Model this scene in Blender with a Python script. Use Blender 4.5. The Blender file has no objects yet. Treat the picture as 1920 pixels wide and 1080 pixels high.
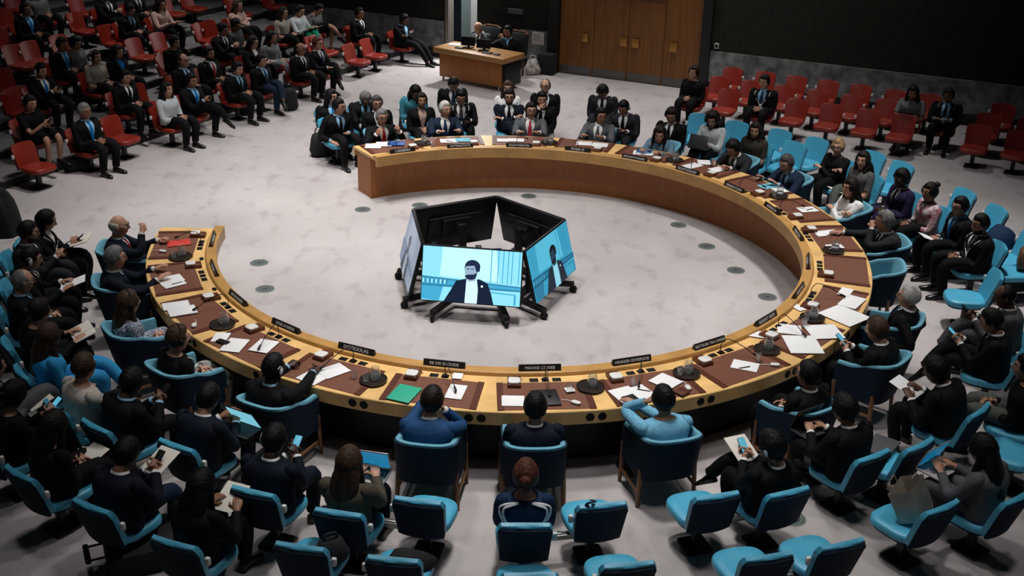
import bpy, bmesh, math, random
import numpy as np
from mathutils import Matrix, Vector
rnd = random.Random(7)
S = bpy.context.scene
COL = S.collection
PI = math.pi
# ------------------------------------------------------------------ camera
F_PX, PITCH, YAW, ROLL, CD, CH = 2097.54, .420777, .0028737, .023049, 13.8065, 6.1350
_cp, _sp = math.cos(PITCH), math.sin(PITCH)
FW = np.array([math.sin(YAW)*_cp, math.cos(YAW)*_cp, -_sp])
_r = np.array([math.cos(YAW), -math.sin(YAW), 0.]); _u = np.cross(_r, FW)
RT = _r*math.cos(ROLL)+_u*math.sin(ROLL); UP = -_r*math.sin(ROLL)+_u*math.cos(ROLL)
CAM = np.array([0., -CD, CH])
cam = bpy.data.cameras.new('camera'); co = bpy.data.objects.new('camera', cam); COL.objects.link(co)
cam.sensor_width = 36; cam.lens = F_PX*36/1920; cam.clip_end = 200
M = Matrix.Identity(4)
for i in range(3):
    M[i][0], M[i][1], M[i][2], M[i][3] = RT[i], UP[i], -FW[i], CAM[i]
co.matrix_world = M
S.camera = co
def P(px, py, z=0.):
    d = FW+((px-960)/F_PX)*RT-((py-540)/F_PX)*UP
    q = CAM+d*((z-CH)/d[2])
    return np.array([q[0], q[1], z])
# ------------------------------------------------------------------ world, light, exposure
W = bpy.data.worlds.new('World'); S.world = W; W.use_nodes = True
W.node_tree.nodes['Background'].inputs[0].default_value = (.5, .62, .75, 1)
W.node_tree.nodes['Background'].inputs[1].default_value = .010
S.view_settings.view_transform = 'Standard'; S.view_settings.look = 'None'
S.view_settings.gamma = 1; S.view_settings.exposure = 0; S.view_settings.use_curve_mapping = False
def spot(x, y, z, e, ang, blend=1., tx=None, ty=None, size=.5, col=(1, .97, .95)):
    l = bpy.data.lights.new('ceiling_and_fill_spot', 'SPOT'); l.energy = e; l.spot_size = math.radians(ang); l.spot_blend = blend
    l.shadow_soft_size = size; l.color = col
    o = bpy.data.objects.new('ceiling_and_fill_spot', l); COL.objects.link(o); o.location = (x, y, z)
    d = Vector(((tx if tx is not None else x)-x, (ty if ty is not None else y)-y, -z))
    o.rotation_euler = d.to_track_quat('-Z', 'Y').to_euler()
for x, y, e in ((-7, 10.5, 1150), (-4.5, 1, 889), (-4.5, 3.5, 1694), (-4.5, 6, 128), (-4.5, 10.5, 180), (-2, -1.5, 1210), (-2, 3.5, 1600), (-2, 6, 420), (-2, 8.5, 380), (-2, 10.5, 200), (0.5, -6.5, 420), (4.6, -5.6, 420), (-4.4, -5.2, 260), (0.5, -4, 1559), (0.5, -1.5, 1143), (0.5, 6, 520), (0.5, 8.5, 98), (3, 1, 276), (3, 8.5, 560), (3, 10.5, 520), (5.5, -1.5, 229), (5.5, 1, 2424), (5.5, 8.5, 981)):
    spot(x, y, 9.2, e, 70, 1., size=.42)
for x, y, e, tx, ty in ((-1.5, -1, 800, -1.2, 6.0), (2.2, -.5, 800, 3.6, 5.6), (-4, 0, 150, -7.5, 6.5)): spot(x, y, 9.2, e, 52, 1., tx=tx, ty=ty, size=.42)  # aimed fill spots, added to front-light the far rows and gallery
spot(1.5, 9.6, 8.5, 90, 90, 1., tx=2, ty=11.6, size=.5)
# ------------------------------------------------------------------ materials
MATS = {}
def mat(name, col, rough=.6, noise=.0, scale=20., metal=0., bump=0., bscale=60., spec=.5, emis=0., trans=0., sheen=0., stretch=None, col2=None, alpha=1.):
    if name in MATS: return MATS[name]
    m = bpy.data.materials.new(name); m.use_nodes = True; nt = m.node_tree; b = nt.nodes['Principled BSDF']
    b.inputs['Base Color'].default_value = (*col, 1); b.inputs['Roughness'].default_value = rough
    b.inputs['Metallic'].default_value = metal; b.inputs['Specular IOR Level'].default_value = spec
    if trans: b.inputs['Transmission Weight'].default_value = trans
    if sheen: b.inputs['Sheen Weight'].default_value = sheen
    if emis:
        b.inputs['Emission Color'].default_value = (*col, 1); b.inputs['Emission Strength'].default_value = emis
        b.inputs['Base Color'].default_value = (.01, .01, .01, 1)
    if noise or bump or col2:
        tc = nt.nodes.new('ShaderNodeTexCoord'); mp = nt.nodes.new('ShaderNodeMapping'); nt.links.new(tc.outputs['Object'], mp.inputs[0])
        if stretch: mp.inputs['Scale'].default_value = stretch
        if noise or col2:
            n = nt.nodes.new('ShaderNodeTexNoise'); n.inputs['Scale'].default_value = scale; n.inputs['Detail'].default_value = 5
            nt.links.new(mp.outputs[0], n.inputs['Vector'])
            r = nt.nodes.new('ShaderNodeValToRGB'); r.color_ramp.elements[0].position = .35; r.color_ramp.elements[1].position = .68
            c2 = col2 or [min(1, c*(1+noise)) for c in col]; c1 = col if col2 else [c*(1-noise) for c in col]
            r.color_ramp.elements[0].color = (*c1, 1); r.color_ramp.elements[1].color = (*c2, 1)
            nt.links.new(n.outputs[0], r.inputs[0]); nt.links.new(r.outputs[0], b.inputs['Base Color'])
        if bump:
            n2 = nt.nodes.new('ShaderNodeTexNoise'); n2.inputs['Scale'].default_value = bscale; n2.inputs['Detail'].default_value = 3
            nt.links.new(mp.outputs[0], n2.inputs['Vector'])
            bp = nt.nodes.new('ShaderNodeBump'); bp.inputs['Strength'].default_value = bump; bp.inputs['Distance'].default_value = .02
            nt.links.new(n2.outputs[0], bp.inputs['Height']); nt.links.new(bp.outputs[0], b.inputs['Normal'])
    MATS[name] = m
    return m
CLO = dict(K=(.0045, .0048, .0058), C=(.017, .0185, .022), N=(.006, .0095, .0185), G=(.085, .09, .10), G2=(.16, .17, .18), B=(.008, .055, .155), EB=(.0, .13, .42), LB=(.16, .42, .60), W=(.84, .84, .84), SB=(.30, .55, .78),
    BS=(.03, .30, .62), CR=(.42, .38, .33), BG=(.50, .45, .40), R=(.35, .008, .012), R2=(.45, .03, .05), NT=(.012, .03, .075), BT=(.0, .17, .50), KT=(.006, .006, .007), TE=(.03, .17, .24), OL=(.035, .032, .022), PU=(.022, .015, .05), GR=(.0, .22, .13),
    OG=(.075, .085, .07), PK=(.50, .33, .28), LG=(.50, .53, .55), FUR=(.075, .06, .042), JE=(.02, .06, .17), DN=(.10, .20, .28), TA=(.30, .27, .22), PB=(.010, .020, .042), DG=(.05, .052, .056))
SKIN = dict(a=(.52, .29, .20), b=(.42, .22, .145), c=(.27, .13, .075), d=(.11, .05, .03), e=(.055, .027, .018))
HAIR = dict(k=(.004, .0036, .0036), d=(.012, .008, .006), n=(.055, .03, .018), g=(.17, .165, .16), w=(.50, .48, .45), y=(.30, .20, .10), r=(.085, .028, .016), s=(.06, .057, .055))
def cloth(k):
    pat = {'PAT': ((.012, .03, .10), (.55, .58, .62), 55), 'FLO': ((.62, .58, .60), (.32, .03, .05), 16), 'GP': ((.07, .07, .07), (.22, .21, .2), 70), 'DOT': ((.045, .045, .045), (.13, .13, .12), 120), 'TP': ((.02, .14, .20), (.05, .27, .34), 60), 'BWF': ((.01, .01, .012), (.6, .6, .58), 28)}
    if k in pat:
        a, b_, s = pat[k]; m = mat('cloth_'+k, a, .8, col2=b_, scale=s)
        return m
    c = CLO[k]
    lum = sum(c)/3
    return mat('cloth_'+k, c, .78 if lum < .2 else .85, noise=.12, scale=40, bump=.55, bscale=9, spec=.14 if lum < .05 else .3)
def skin(k): return mat('skin_'+k, SKIN[k], .5, noise=.08, scale=30, spec=.35)
def hairm(k): return mat('hair_'+k, HAIR[k], .5, noise=.35, scale=18, bump=.6, bscale=70, spec=.22, stretch=(1, 1, .2))
LIP = lambda k: mat('lip_'+k, [SKIN[k][0]*.75, SKIN[k][1]*.5, SKIN[k][2]*.5], .45)
EYE = mat('eye', (.03, .02, .015), .15); EYEW = mat('eye_white', (.55, .53, .5), .3)
SHOE = mat('shoe_leather', (.012, .011, .011), .28); GLS = mat('spectacle_frame', (.012, .011, .011), .3)
BLUE = mat('blue_upholstery', (.075, .43, .64), .42, noise=.07, scale=30, bump=.12, bscale=150, spec=.7)
BLUEF = mat('blue_fabric', (.125, .36, .47), .8, noise=.12, scale=120, bump=.25, bscale=240)
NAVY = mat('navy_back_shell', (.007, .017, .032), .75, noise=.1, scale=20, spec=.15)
RED = mat('red_upholstery', (.26, .020, .010), .40, noise=.08, scale=25, bump=.12, bscale=150, spec=.6)
REDB = mat('dark_red_back_shell', (.035, .006, .005), .6)
DARKM = mat('dark_grey_metal', (.03, .03, .032), .4, metal=.6); STEEL = mat('brushed_steel', (.42, .42, .41), .35, metal=.9)
WHITEP = mat('white_plastic', (.72, .71, .69), .4); BLK = mat('black_plastic', (.008, .008, .009), .45, noise=.1, spec=.2); BLKF = mat('black_nylon', (.010, .010, .011), .85, noise=.2, scale=30, bump=.4)
OAK = mat('oak_top', (.78, .49, .19), .38, noise=.16, scale=3.2, stretch=(1, 1, 1), bump=.04, bscale=30)
OAKSH = mat('oak_shaded_edge', (.50, .27, .08), .42, noise=.14, scale=4)  # same wood as the top, the fascia's shade put into its colour
OAKP = mat('oak_panel', (.33, .108, .020), .5, noise=.1, scale=5, stretch=(6, 6, .4))
OAKD = mat('door_oak', (.21, .078, .013), .5, noise=.22, scale=4, stretch=(7, 7, .25))
WALN = mat('chair_wood', (.17, .075, .028), .45, noise=.2, scale=10, stretch=(3, 3, .5))
LEA = mat('brown_leather', (.165, .062, .036), .5, noise=.1, scale=30, bump=.1, bscale=200); LEAD = mat('dark_brown_leather', (.095, .026, .014), .42, noise=.15, scale=30)
PAPER = mat('white_paper', (.80, .80, .80), .8, noise=.02, scale=3); PAPERC = mat('cream_paper', (.70, .66, .58), .8); INK = mat('ink_black', (.01, .01, .01), .5)
GLASS = mat('clear_glass', (.93, .96, .97), .04, trans=.92); WATER = mat('water', (.8, .86, .9), .02, trans=.95)
TRAYM = mat('dark_tray', (.028, .021, .018), .22, spec=.6)
LETTER = mat('white_lettering', (.75, .75, .75), .6)
# ------------------------------------------------------------------ mesh helpers
V3 = lambda *a: np.array(a, float)
def nrm(v): return v/(np.linalg.norm(v)+1e-9)
def rotz(a):
    c, s = math.cos(a), math.sin(a); return np.array([[c, -s, 0], [s, c, 0], [0, 0, 1.]])
def rotx(a):
    c, s = math.cos(a), math.sin(a); return np.array([[1, 0, 0], [0, c, -s], [0, s, c.real]])
class MB:
    def __init__(s): s.v = []; s.f = []; s.m = []; s.cut = []
    def add(s, v, f, mi=0):
        o = len(s.v); s.cut.append((o, len(s.f))); s.v.extend(map(tuple, v)); s.f.extend([tuple(i+o for i in q) for q in f]); s.m.extend([mi]*len(f)); return s
    def loft(s, rings, mi=0, closed=True, c0=True, c1=True):
        n = len(rings[0]); v = np.concatenate([np.asarray(r, float) for r in rings]); f = []
        for i in range(len(rings)-1):
            for j in range(n if closed else n-1):
                k = (j+1) % n; f.append((i*n+j, i*n+k, (i+1)*n+k, (i+1)*n+j))
        if closed and c0: f.append(tuple(range(n))[::-1])
        if closed and c1: f.append(tuple((len(rings)-1)*n+j for j in range(n)))
        return s.add(v, f, mi)
    def tube(s, path, rad, n=10, mi=0, flat=1., ref=None, cap=True):
        path = [np.asarray(p, float) for p in path]; R = []
        if not hasattr(rad, '__len__'): rad = [rad]*len(path)
        ref = np.array(ref if ref is not None else (0.13, .21, .97), float); u = None
        for i, p in enumerate(path):
            t = nrm(path[min(i+1, len(path)-1)]-path[max(i-1, 0)])
            if u is None:
                u = ref-t*(ref@t)
                if np.linalg.norm(u) < .05: u = np.array([1., 0, 0])-t*t[0]
            else: u = u-t*(u@t)
            u = nrm(u); w = np.cross(t, u)
            R.append([p+rad[i]*(math.cos(a)*w+math.sin(a)*u*flat) for a in np.arange(n)*2*PI/n])
        return s.loft(R, mi, True, cap, cap)
    def rbox(s, c, size, r=.01, rz=0., mi=0, R=None, n=3, rh=None, taper=1.):
        x, y, z = [a/2 for a in size]; rh = r if rh is None else rh
        rh = min(rh, x*.99, y*.99); r = min(r, z*.99, rh)
        Rm = rotz(rz) if R is None else R; rings = []
        def outline(ins, zz, k=1.):
            pts = []; q = max(rh-ins, 1e-4)
            for cx, cy, a0 in ((x-rh, y-rh, 0), (-x+rh, y-rh, 90), (-x+rh, -y+rh, 180), (x-rh, -y+rh, 270)):
                for j in range(n):
                    a = math.radians(a0+90*j/(n-1)); pts.append(((cx+q*math.cos(a))*k, (cy+q*math.sin(a))*k, zz))
            return np.array(pts)@Rm.T+np.asarray(c, float)
        rings = [outline(r, -z), outline(r*.3, -z+r*.3), outline(0, -z+r), outline(0, z-r, taper), outline(r*.3, z-r*.3, taper), outline(r, z, taper)]
        return s.loft(rings, mi)
    def sph(s, c, rad, nu=12, nv=8, mi=0, R=None):
        rad = np.array(rad if hasattr(rad, '__len__') else (rad,)*3, float); c = np.asarray(c, float)
        Rm = np.eye(3) if R is None else R; rings = []
        for i in range(nv+1):
            t = -PI/2+PI*(i*.96+.02*nv)/nv
            rings.append(np.array([(math.cos(t)*math.cos(a), math.cos(t)*math.sin(a), math.sin(t)) for a in np.arange(nu)*2*PI/nu])*rad@Rm.T+c)
        return s.loft(rings, mi)
    def lathe(s, c, prof, n=20, mi=0, cap=True):
        c = np.asarray(c, float)
        return s.loft([np.array([(r*math.cos(a), r*math.sin(a), z) for a in np.arange(n)*2*PI/n])+c for r, z in prof], mi, True, cap, cap)
    def prism(s, pts, z0, z1, mi=0):
        p = np.array(pts, float); return s.loft([np.column_stack([p, np.full(len(p), z0)]), np.column_stack([p, np.full(len(p), z1)])], mi)
    def split(s):
        out = []; e = s.cut[1:]+[(len(s.v), len(s.f))]
        for (a, b), (c, d) in zip(s.cut, e):
            q = MB(); q.v = s.v[a:c]; q.f = [tuple(i-a for i in f) for f in s.f[b:d]]; q.m = s.m[b:d]; out.append(q)
        return out
    def mesh(s, name, mats, smooth=True, ang=38):
        me = bpy.data.meshes.new(name); me.from_pydata(s.v, [], s.f); me.update()
        for m in (mats if isinstance(mats, (list, tuple)) else [mats]): me.materials.append(m)
        if any(s.m): me.polygons.foreach_set('material_index', s.m)
        if smooth:
            me.polygons.foreach_set('use_smooth', [True]*len(s.f)); me.set_sharp_from_angle(angle=math.radians(ang))
        return me
    def build(s, name, mats, parent=None, smooth=True, ang=38, loc=None, rz=None):
        return link(name, s.mesh(name, mats, smooth, ang), parent, loc, rz)
def link(name, me, parent=None, loc=None, rz=None):
    o = bpy.data.objects.new(name, me); COL.objects.link(o)
    if parent is not None: o.parent = parent
    if loc is not None: o.location = loc
    if rz is not None: o.rotation_euler = (0, 0, rz)
    return o
def tag(o, label=None, cat=None, group=None, kind=None):
    if label: o['label'] = label
    if cat: o['category'] = cat
    if group: o['group'] = group
    if kind: o['kind'] = kind
    return o
def thing(name, label, cat, loc=(0, 0, 0), rz=0., group=None):
    o = bpy.data.objects.new(name, None); COL.objects.link(o); o.empty_display_size = .1
    o.location = loc; o.rotation_euler = (0, 0, rz)
    return tag(o, label, cat, group)
def dup(root, loc, rz, label=None, group=None, scale=None):
    r = root.copy(); COL.objects.link(r); r.location = loc; r.rotation_euler = (0, 0, rz)
    if label: r['label'] = label
    if group: r['group'] = group
    for ch in list(root.children):
        c = ch.copy(); COL.objects.link(c); c.parent = r
        for g in ch.children:
            d = g.copy(); COL.objects.link(d); d.parent = c
    return r
def struct(name, mb, m, smooth=False, **k):
    o = mb.build(name, m, smooth=smooth, **k); o['kind'] = 'structure'; return o
# ------------------------------------------------------------------ floor and walls
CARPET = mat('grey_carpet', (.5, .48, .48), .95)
def _carpet():
    nt = CARPET.node_tree; b = nt.nodes['Principled BSDF']; L = nt.links.new; N = nt.nodes.new
    tc = N('ShaderNodeTexCoord'); out = None
    def noise(sc, det, lo, hi, c0, c1, stretch=(1, 1, 1)):
        mp = N('ShaderNodeMapping'); mp.inputs['Scale'].default_value = stretch; L(tc.outputs['Object'], mp.inputs[0])
        n = N('ShaderNodeTexNoise'); n.inputs['Scale'].default_value = sc; n.inputs['Detail'].default_value = det; L(mp.outputs[0], n.inputs['Vector'])
        r = N('ShaderNodeValToRGB'); r.color_ramp.elements[0].position = lo; r.color_ramp.elements[1].position = hi
        r.color_ramp.elements[0].color = (*c0, 1); r.color_ramp.elements[1].color = (*c1, 1); L(n.outputs[0], r.inputs[0]); return r.outputs[0]
    def mul(a, c):
        m = N('ShaderNodeMix'); m.data_type = 'RGBA'; m.blend_type = 'MULTIPLY'; m.inputs[0].default_value = 1; L(a, m.inputs[6]); L(c, m.inputs[7]); return m.outputs[2]
    a = noise(.55, 5, .3, .7, (.43, .395, .39), (.56, .52, .513))
    c = noise(3.2, 5, .30, .46, (.84, .82, .82), (1, 1, 1), (1.2, .7, 1))
    d = noise(260, 2, .3, .7, (.82, .82, .82), (1.1, 1.1, 1.1))
    L(mul(mul(a, c), d), b.inputs['Base Color']); b.inputs['Specular IOR Level'].default_value = .1
    bp = N('ShaderNodeBump'); bp.inputs['Strength'].default_value = .35; bp.inputs['Distance'].default_value = .01
    n = N('ShaderNodeTexNoise'); n.inputs['Scale'].default_value = 320; L(tc.outputs['Object'], n.inputs['Vector']); L(n.outputs[0], bp.inputs['Height']); L(bp.outputs[0], b.inputs['Normal'])
_carpet()
WD = V3(.9054, -.4246, 0); WN = V3(-.4246, -.9054, 0)      # along the back wall, and out of it into the room
WO = V3(1.08, 12.44, 0); WR = math.atan2(WD[1], WD[0])
def wl(s, d=0., z=0.): return WO+WD*s+WN*d+V3(0, 0, z)
fl = MB(); fl.prism([(-17, -13), (16, -13), wl(16)[:2], wl(-14.5)[:2], (-17, wl(-14.5)[1])], -.2, 0)
struct('floor', fl, CARPET)
TAP = mat('dark_woven_wall', (.0075, .0075, .0042), .9, col2=(.017, .0145, .006), scale=7)
MARB = mat('grey_marble', (.19, .198, .20), .35, noise=.45, scale=5, bump=.05)
DARK = mat('black_trim', (.006, .006, .006), .5)
def wbox(mb, s0, s1, z0, z1, d0, d1, mi=0, r=.004): return mb.rbox(wl((s0+s1)/2, (d0+d1)/2, (z0+z1)/2), (s1-s0, d1-d0, z1-z0), r, WR, mi)
struct('wall_back', wbox(wbox(wbox(MB(), -14, -3.0, 0, 5, -.3, -.0), -2.2, -.05, 0, 5, -.3, 0), 3.45, 16, 0, 5, -.3, 0), TAP)
struct('trim_1', wbox(wbox(wbox(MB(), -14, -3.08, .24, .9, 0, .03), -1.02, -.3, .24, .92, 0, .03), 3.6, 16, .24, .92, 0, .03), MARB)
struct('baseboard_back', wbox(wbox(wbox(MB(), -14, -3.0, 0, .24, 0, .045), -2.2, -.05, 0, .24, 0, .045), 3.5, 16, 0, .24, 0, .045), DARK)
struct('trim_2', wbox(wbox(MB(), -.3, -.03, 0, 5, 0, .12), 3.38, 3.6, 0, 5, 0, .12), DARK)
# ceiling-height double doors with brass plates
BRASS = mat('aged_brass', (.42, .20, .045), .35, metal=.55)
KICK = mat('steel_kick_plate', (.13, .125, .12), .4, metal=.4)
for i in range(4):
    s0 = -.02+i*.845
    o = wbox(MB(), s0, s0+.835, .01, 4.6, -.06, .0).build('door_%d' % (i+1), OAKD, smooth=False); o['kind'] = 'structure'
    wbox(MB(), s0+.02, s0+.815, .02, .205, 0, .012).build('kick_plate', KICK, o)
    hs = s0+(.55 if i in (0,) else .66 if i == 1 else .10 if i == 2 else .16)
    h = MB(); wbox(h, hs, hs+.165, .80, 1.0, .05, .065, r=.006); wbox(h, hs+.05, hs+.115, .84, .96, 0, .05)
    h.build('handle', BRASS, o)
struct('wall_above_doors', wbox(MB(), -.05, 3.45, 4.6, 5, -.3, 0), TAP)
struct('trim_3', wbox(MB(), .8, 2.52, 1.9, 1.93, 0, .03), OAKD)
# lit side doorway behind the desk
_l = bpy.data.lights.new('doorway_lamp', 'AREA'); _l.energy = 260; _l.size = .5; _o = bpy.data.objects.new('doorway_lamp', _l); COL.objects.link(_o); _o.location = tuple(wl(-2.58, -.22, 3.6)); _o.rotation_euler = (0, 0, WR)
struct('door_5', wbox(MB(), -2.66, -2.22, .01, 3.2, -.62, -.56), mat('pale_door_leaf', (.42, .43, .42), .6))
struct('door_6', wbox(MB(), -2.98, -2.66, .01, 3.2, -.72, -.66), mat('grey_green_door_leaf', (.13, .165, .165), .6))
struct('wall_doorway', wbox(MB(), -3.0, -2.2, 0, 5, -1.2, -1.0), TAP)
struct('trim_4', wbox(MB(), -3.03, -2.94, 0, 3.4, -.2, .08), mat('beige_jamb', (.20, .18, .15), .6))
o = wbox(wbox(MB(), 1.83, 2.27, 2.02, 2.30, .02, .06), 1.85, 2.25, 2.04, 2.28, .06, .064, 1).build('wall_sign', [mat('pale_frame', (.30, .30, .30), .5), BLK]); tag(o, 'pale framed sign fixed on the wall above the oak doors', 'sign')
o = wbox(MB(), -.72, -.41, .60, .90, .033, .038).build('paper_notice', PAPERC); tag(o, 'white paper notice taped on the grey marble beside the doors', 'notice')
t_ = MB()
for i in range(5): wbox(t_, -.68, -.68+rnd.uniform(.15, .24), .84-i*.035, .85-i*.035, .038, .0395)
t_.build('writing', mat('grey_ink', (.12, .12, .12), .7), o)
o = wbox(wbox(MB(), 3.68, 3.77, .98, 1.1, .0, .03), 3.695, 3.755, 1.0, 1.08, .03, .035, 1).build('wall_switch', [WHITEP, BLK]); tag(o, 'small pale switch plate on the dark wall by the doors', 'switch')
o = wbox(MB(), -1.36, -.98, 1.26, 1.38, .0, .05).build('wall_vent', mat('vent_grey', (.10, .10, .10), .5)); tag(o, 'small grey wall box above the marble beside the desk', 'vent')
# ------------------------------------------------------------------ stepped public gallery
TP0, TU, TN = V3(-6.83, 5.01, 0), V3(.456, .89, 0), V3(-.89, .456, 0)
TF = math.atan2(-TN[1], -TN[0]); STEP, RISE = .92, .156
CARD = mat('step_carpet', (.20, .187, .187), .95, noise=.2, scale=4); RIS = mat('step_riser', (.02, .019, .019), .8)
def tl(s, d, z=0.): return TP0+TU*s+TN*d+V3(0, 0, z)
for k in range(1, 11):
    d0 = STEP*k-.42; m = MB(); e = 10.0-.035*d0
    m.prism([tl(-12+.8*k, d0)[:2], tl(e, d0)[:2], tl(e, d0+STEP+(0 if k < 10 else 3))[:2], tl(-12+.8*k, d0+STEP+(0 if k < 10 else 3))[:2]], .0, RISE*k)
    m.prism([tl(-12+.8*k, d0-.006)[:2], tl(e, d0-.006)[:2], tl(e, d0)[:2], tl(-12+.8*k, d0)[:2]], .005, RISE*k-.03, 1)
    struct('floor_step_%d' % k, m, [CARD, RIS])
# ------------------------------------------------------------------ horseshoe table
AK = [117.2-14.45*k for k in range(21)]
RD = math.radians
def pol(a, r, z=0.): return V3(r*math.cos(RD(a)), r*math.sin(RD(a)), z)
A0, A1 = -179.8, 124.3
def sweep(mb, prof, a0=A0, a1=A1, n=204, mi=0):
    R = [np.array([pol(a, r, z) for r, z in prof]) for a in np.linspace(a0, a1, n)]
    return mb.loft(R, mi)
tb = thing('horseshoe_table', 'huge horseshoe shaped oak conference table around the screens', 'table')
sweep(MB(), [(3.83, .69), (3.915, .69), (3.915, .73), (4.607, .73), (4.615, .722), (4.615, .585), (4.57, .585), (4.57, .69)]).build('table_top', OAK, tb, ang=30)
m = sweep(MB(), [(3.775, .60), (3.775, .764), (3.781, .77), (3.892, .77), (3.9, .764), (3.913, .73), (3.913, .69), (3.83, .69), (3.83, .60)]); m.build('raised_ledge', OAKSH, tb, ang=30)
sweep(MB(), [(4.02, 0), (4.02, .69), (4.06, .69), (4.06, 0)]).build('front_panel', OAKP, tb, ang=30)
for a in (A0, A1):
    sg = 1 if a < 0 else -1
    sweep(MB(), [(4.02, 0), (4.02, .69), (4.5, .69), (4.5, 0)], a+sg*.15, a+sg*.75, 2).build('end_panel', OAKP, tb, smooth=False)
sweep(MB(), [(4.3, .02), (4.3, .69), (4.33, .69), (4.33, .02)], A0+2, A1-2).build('modesty_panel', BLK, tb)
for k in range(21):
    for da in (5.1, 6.6):
        a = AK[k]+da*(1 if k < 20 else 1)
        if a > 121: a -= 11.6
        m = MB(); R = rotz(RD(a))@np.array([[0, 0, 1], [1, 0, 0], [0, 1, 0.]])
        m.loft([np.array([(q*math.cos(t), q*math.sin(t), z) for t in np.arange(16)*PI/8])@R.T+pol(a, 4.6, .655) for q, z in ((.043, 0), (.043, .018), (.036, .021), (.033, .016))])
        m.build('round_socket', BLK, tb)
# ------------------------------------------------------------------ screens in the middle
SC = dict(bg=(.26, .70, .86), lo=(.05, .36, .58), rail=(.03, .20, .36), hi=(.50, .88, .97), suit=(.004, .012, .035), shirt=(.62, .86, .95), skin=(.30, .40, .54), dk=(.01, .02, .06), pin=(.8, .9, .9))
def scr_mats(sfx, f):
    out = []
    SCC = SC if sfx in 'ac' else dict(bg=(.045, .36, .56), lo=(.02, .20, .36), rail=(.012, .10, .20), hi=(.10, .52, .72), suit=(.008, .018, .035), shirt=(.30, .70, .86), skin=(.02, .05, .09), dk=(.004, .01, .02), pin=(.6, .7, .7)) if sfx == 'b' else dict(bg=(.30, .36, .46), lo=(.20, .27, .38), rail=(.12, .16, .22), hi=(.40, .45, .55), suit=(.03, .05, .08), shirt=(.35, .42, .5), skin=(.16, .17, .2), dk=(.04, .05, .08), pin=(.5, .5, .5))
    for k in ('bg', 'lo', 'rail', 'hi', 'suit', 'shirt', 'skin', 'dk', 'pin'):
        m = mat('screen_%s_%s' % (k, sfx), SCC[k], .35, emis=f[0], spec=.06)
        out.append(m)
    return out
def screen(mats, Wd, Ht, R, o0):
    m = MB(); lay = [0]
    def poly(pts, mi):
        lay[0] += 1; y = -.001*lay[0]
        v = np.array([((u)*Wd, y, w*Ht) for u, w in pts])@R.T+o0
        m.add(v, [tuple(range(len(v)))], mi)
    el = lambda cx, cy, rx, ry, n=16, a0=0, a1=360: [(cx+rx*math.cos(RD(a0+(a1-a0)*i/n)), cy+ry*math.sin(RD(a0+(a1-a0)*i/n))) for i in range(n if a1-a0 == 360 else n+1)]
    poly([(-.5, 0), (.5, 0), (.5, 1), (-.5, 1)], 0)
    poly([(-.32, .46), (.28, .42), (.24, 1), (-.30, 1)], 3)
    for x in (.19, .26, .31, .36, .40, .47): poly([(x, .40), (x+.008, .40), (x+.012, 1), (x+.003, 1)], 1)
    poly([(-.5, 0), (.5, 0), (.5, .28), (-.5, .30)], 0); poly([(-.5, .02), (-.32, .0), (-.28, .28), (-.5, .29)], 1)
    poly([(-.5, .27), (.5, .27), (.5, .30), (-.5, .31)], 2); poly([(-.5, .42), (.5, .34), (.5, .365), (-.5, .45)], 2); poly([(-.5, .31), (.5, .30), (.5, .34), (-.5, .42)], 1)
    for i in range(12): poly([(-.49+i*.022, .33), (-.478+i*.022, .33), (-.478+i*.022, .40), (-.49+i*.022, .40)], (3, 2)[i % 2])
    poly([(.36, .02), (.46, .02), (.46, .22), (.20, .24), (.20, .22), (.44, .20), (.44, .02)], 1)
    poly([(-.27, 0), (-.20, .22), (-.15, .40), (-.04, .455), (.09, .455), (.17, .39), (.21, .20), (.24, 0)], 4)
    poly([(-.055, 0), (-.045, .44), (.06, .46), (.075, .25), (.07, 0)], 5)
    poly([(-.03, .40), (.045, .42), (.06, .55), (-.02, .55)], 6)
    poly(el(.0, .60, .065, .155), 6); poly(el(-.005, .51, .058, .075, 10, 180, 360)+[(.06, .58), (.03, .54), (-.03, .53)], 7)
    poly(el(.012, .68, .078, .125, 12, 5, 175)+[(-.07, .60), (-.055, .68), (.03, .70), (.055, .58), (.085, .60)], 7)
    for x in (-.03, .012): poly([(x-.018, .625), (x+.014, .63), (x+.014, .645), (x-.018, .64)], 7)
    poly(el(.115, .33, .012, .022, 8), 8)
    return m
PEN = V3(-.34, -.15, 0)
mlab = ['large monitor facing the near side showing a person in dark suit', 'large monitor on the right of the ring seen at an angle', 'large monitor with its black back turned, rear right of the ring', 'large monitor with its black back turned, rear left of the ring', 'large monitor seen edge on at the left of the ring']
TILT = RD(14)
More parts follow.
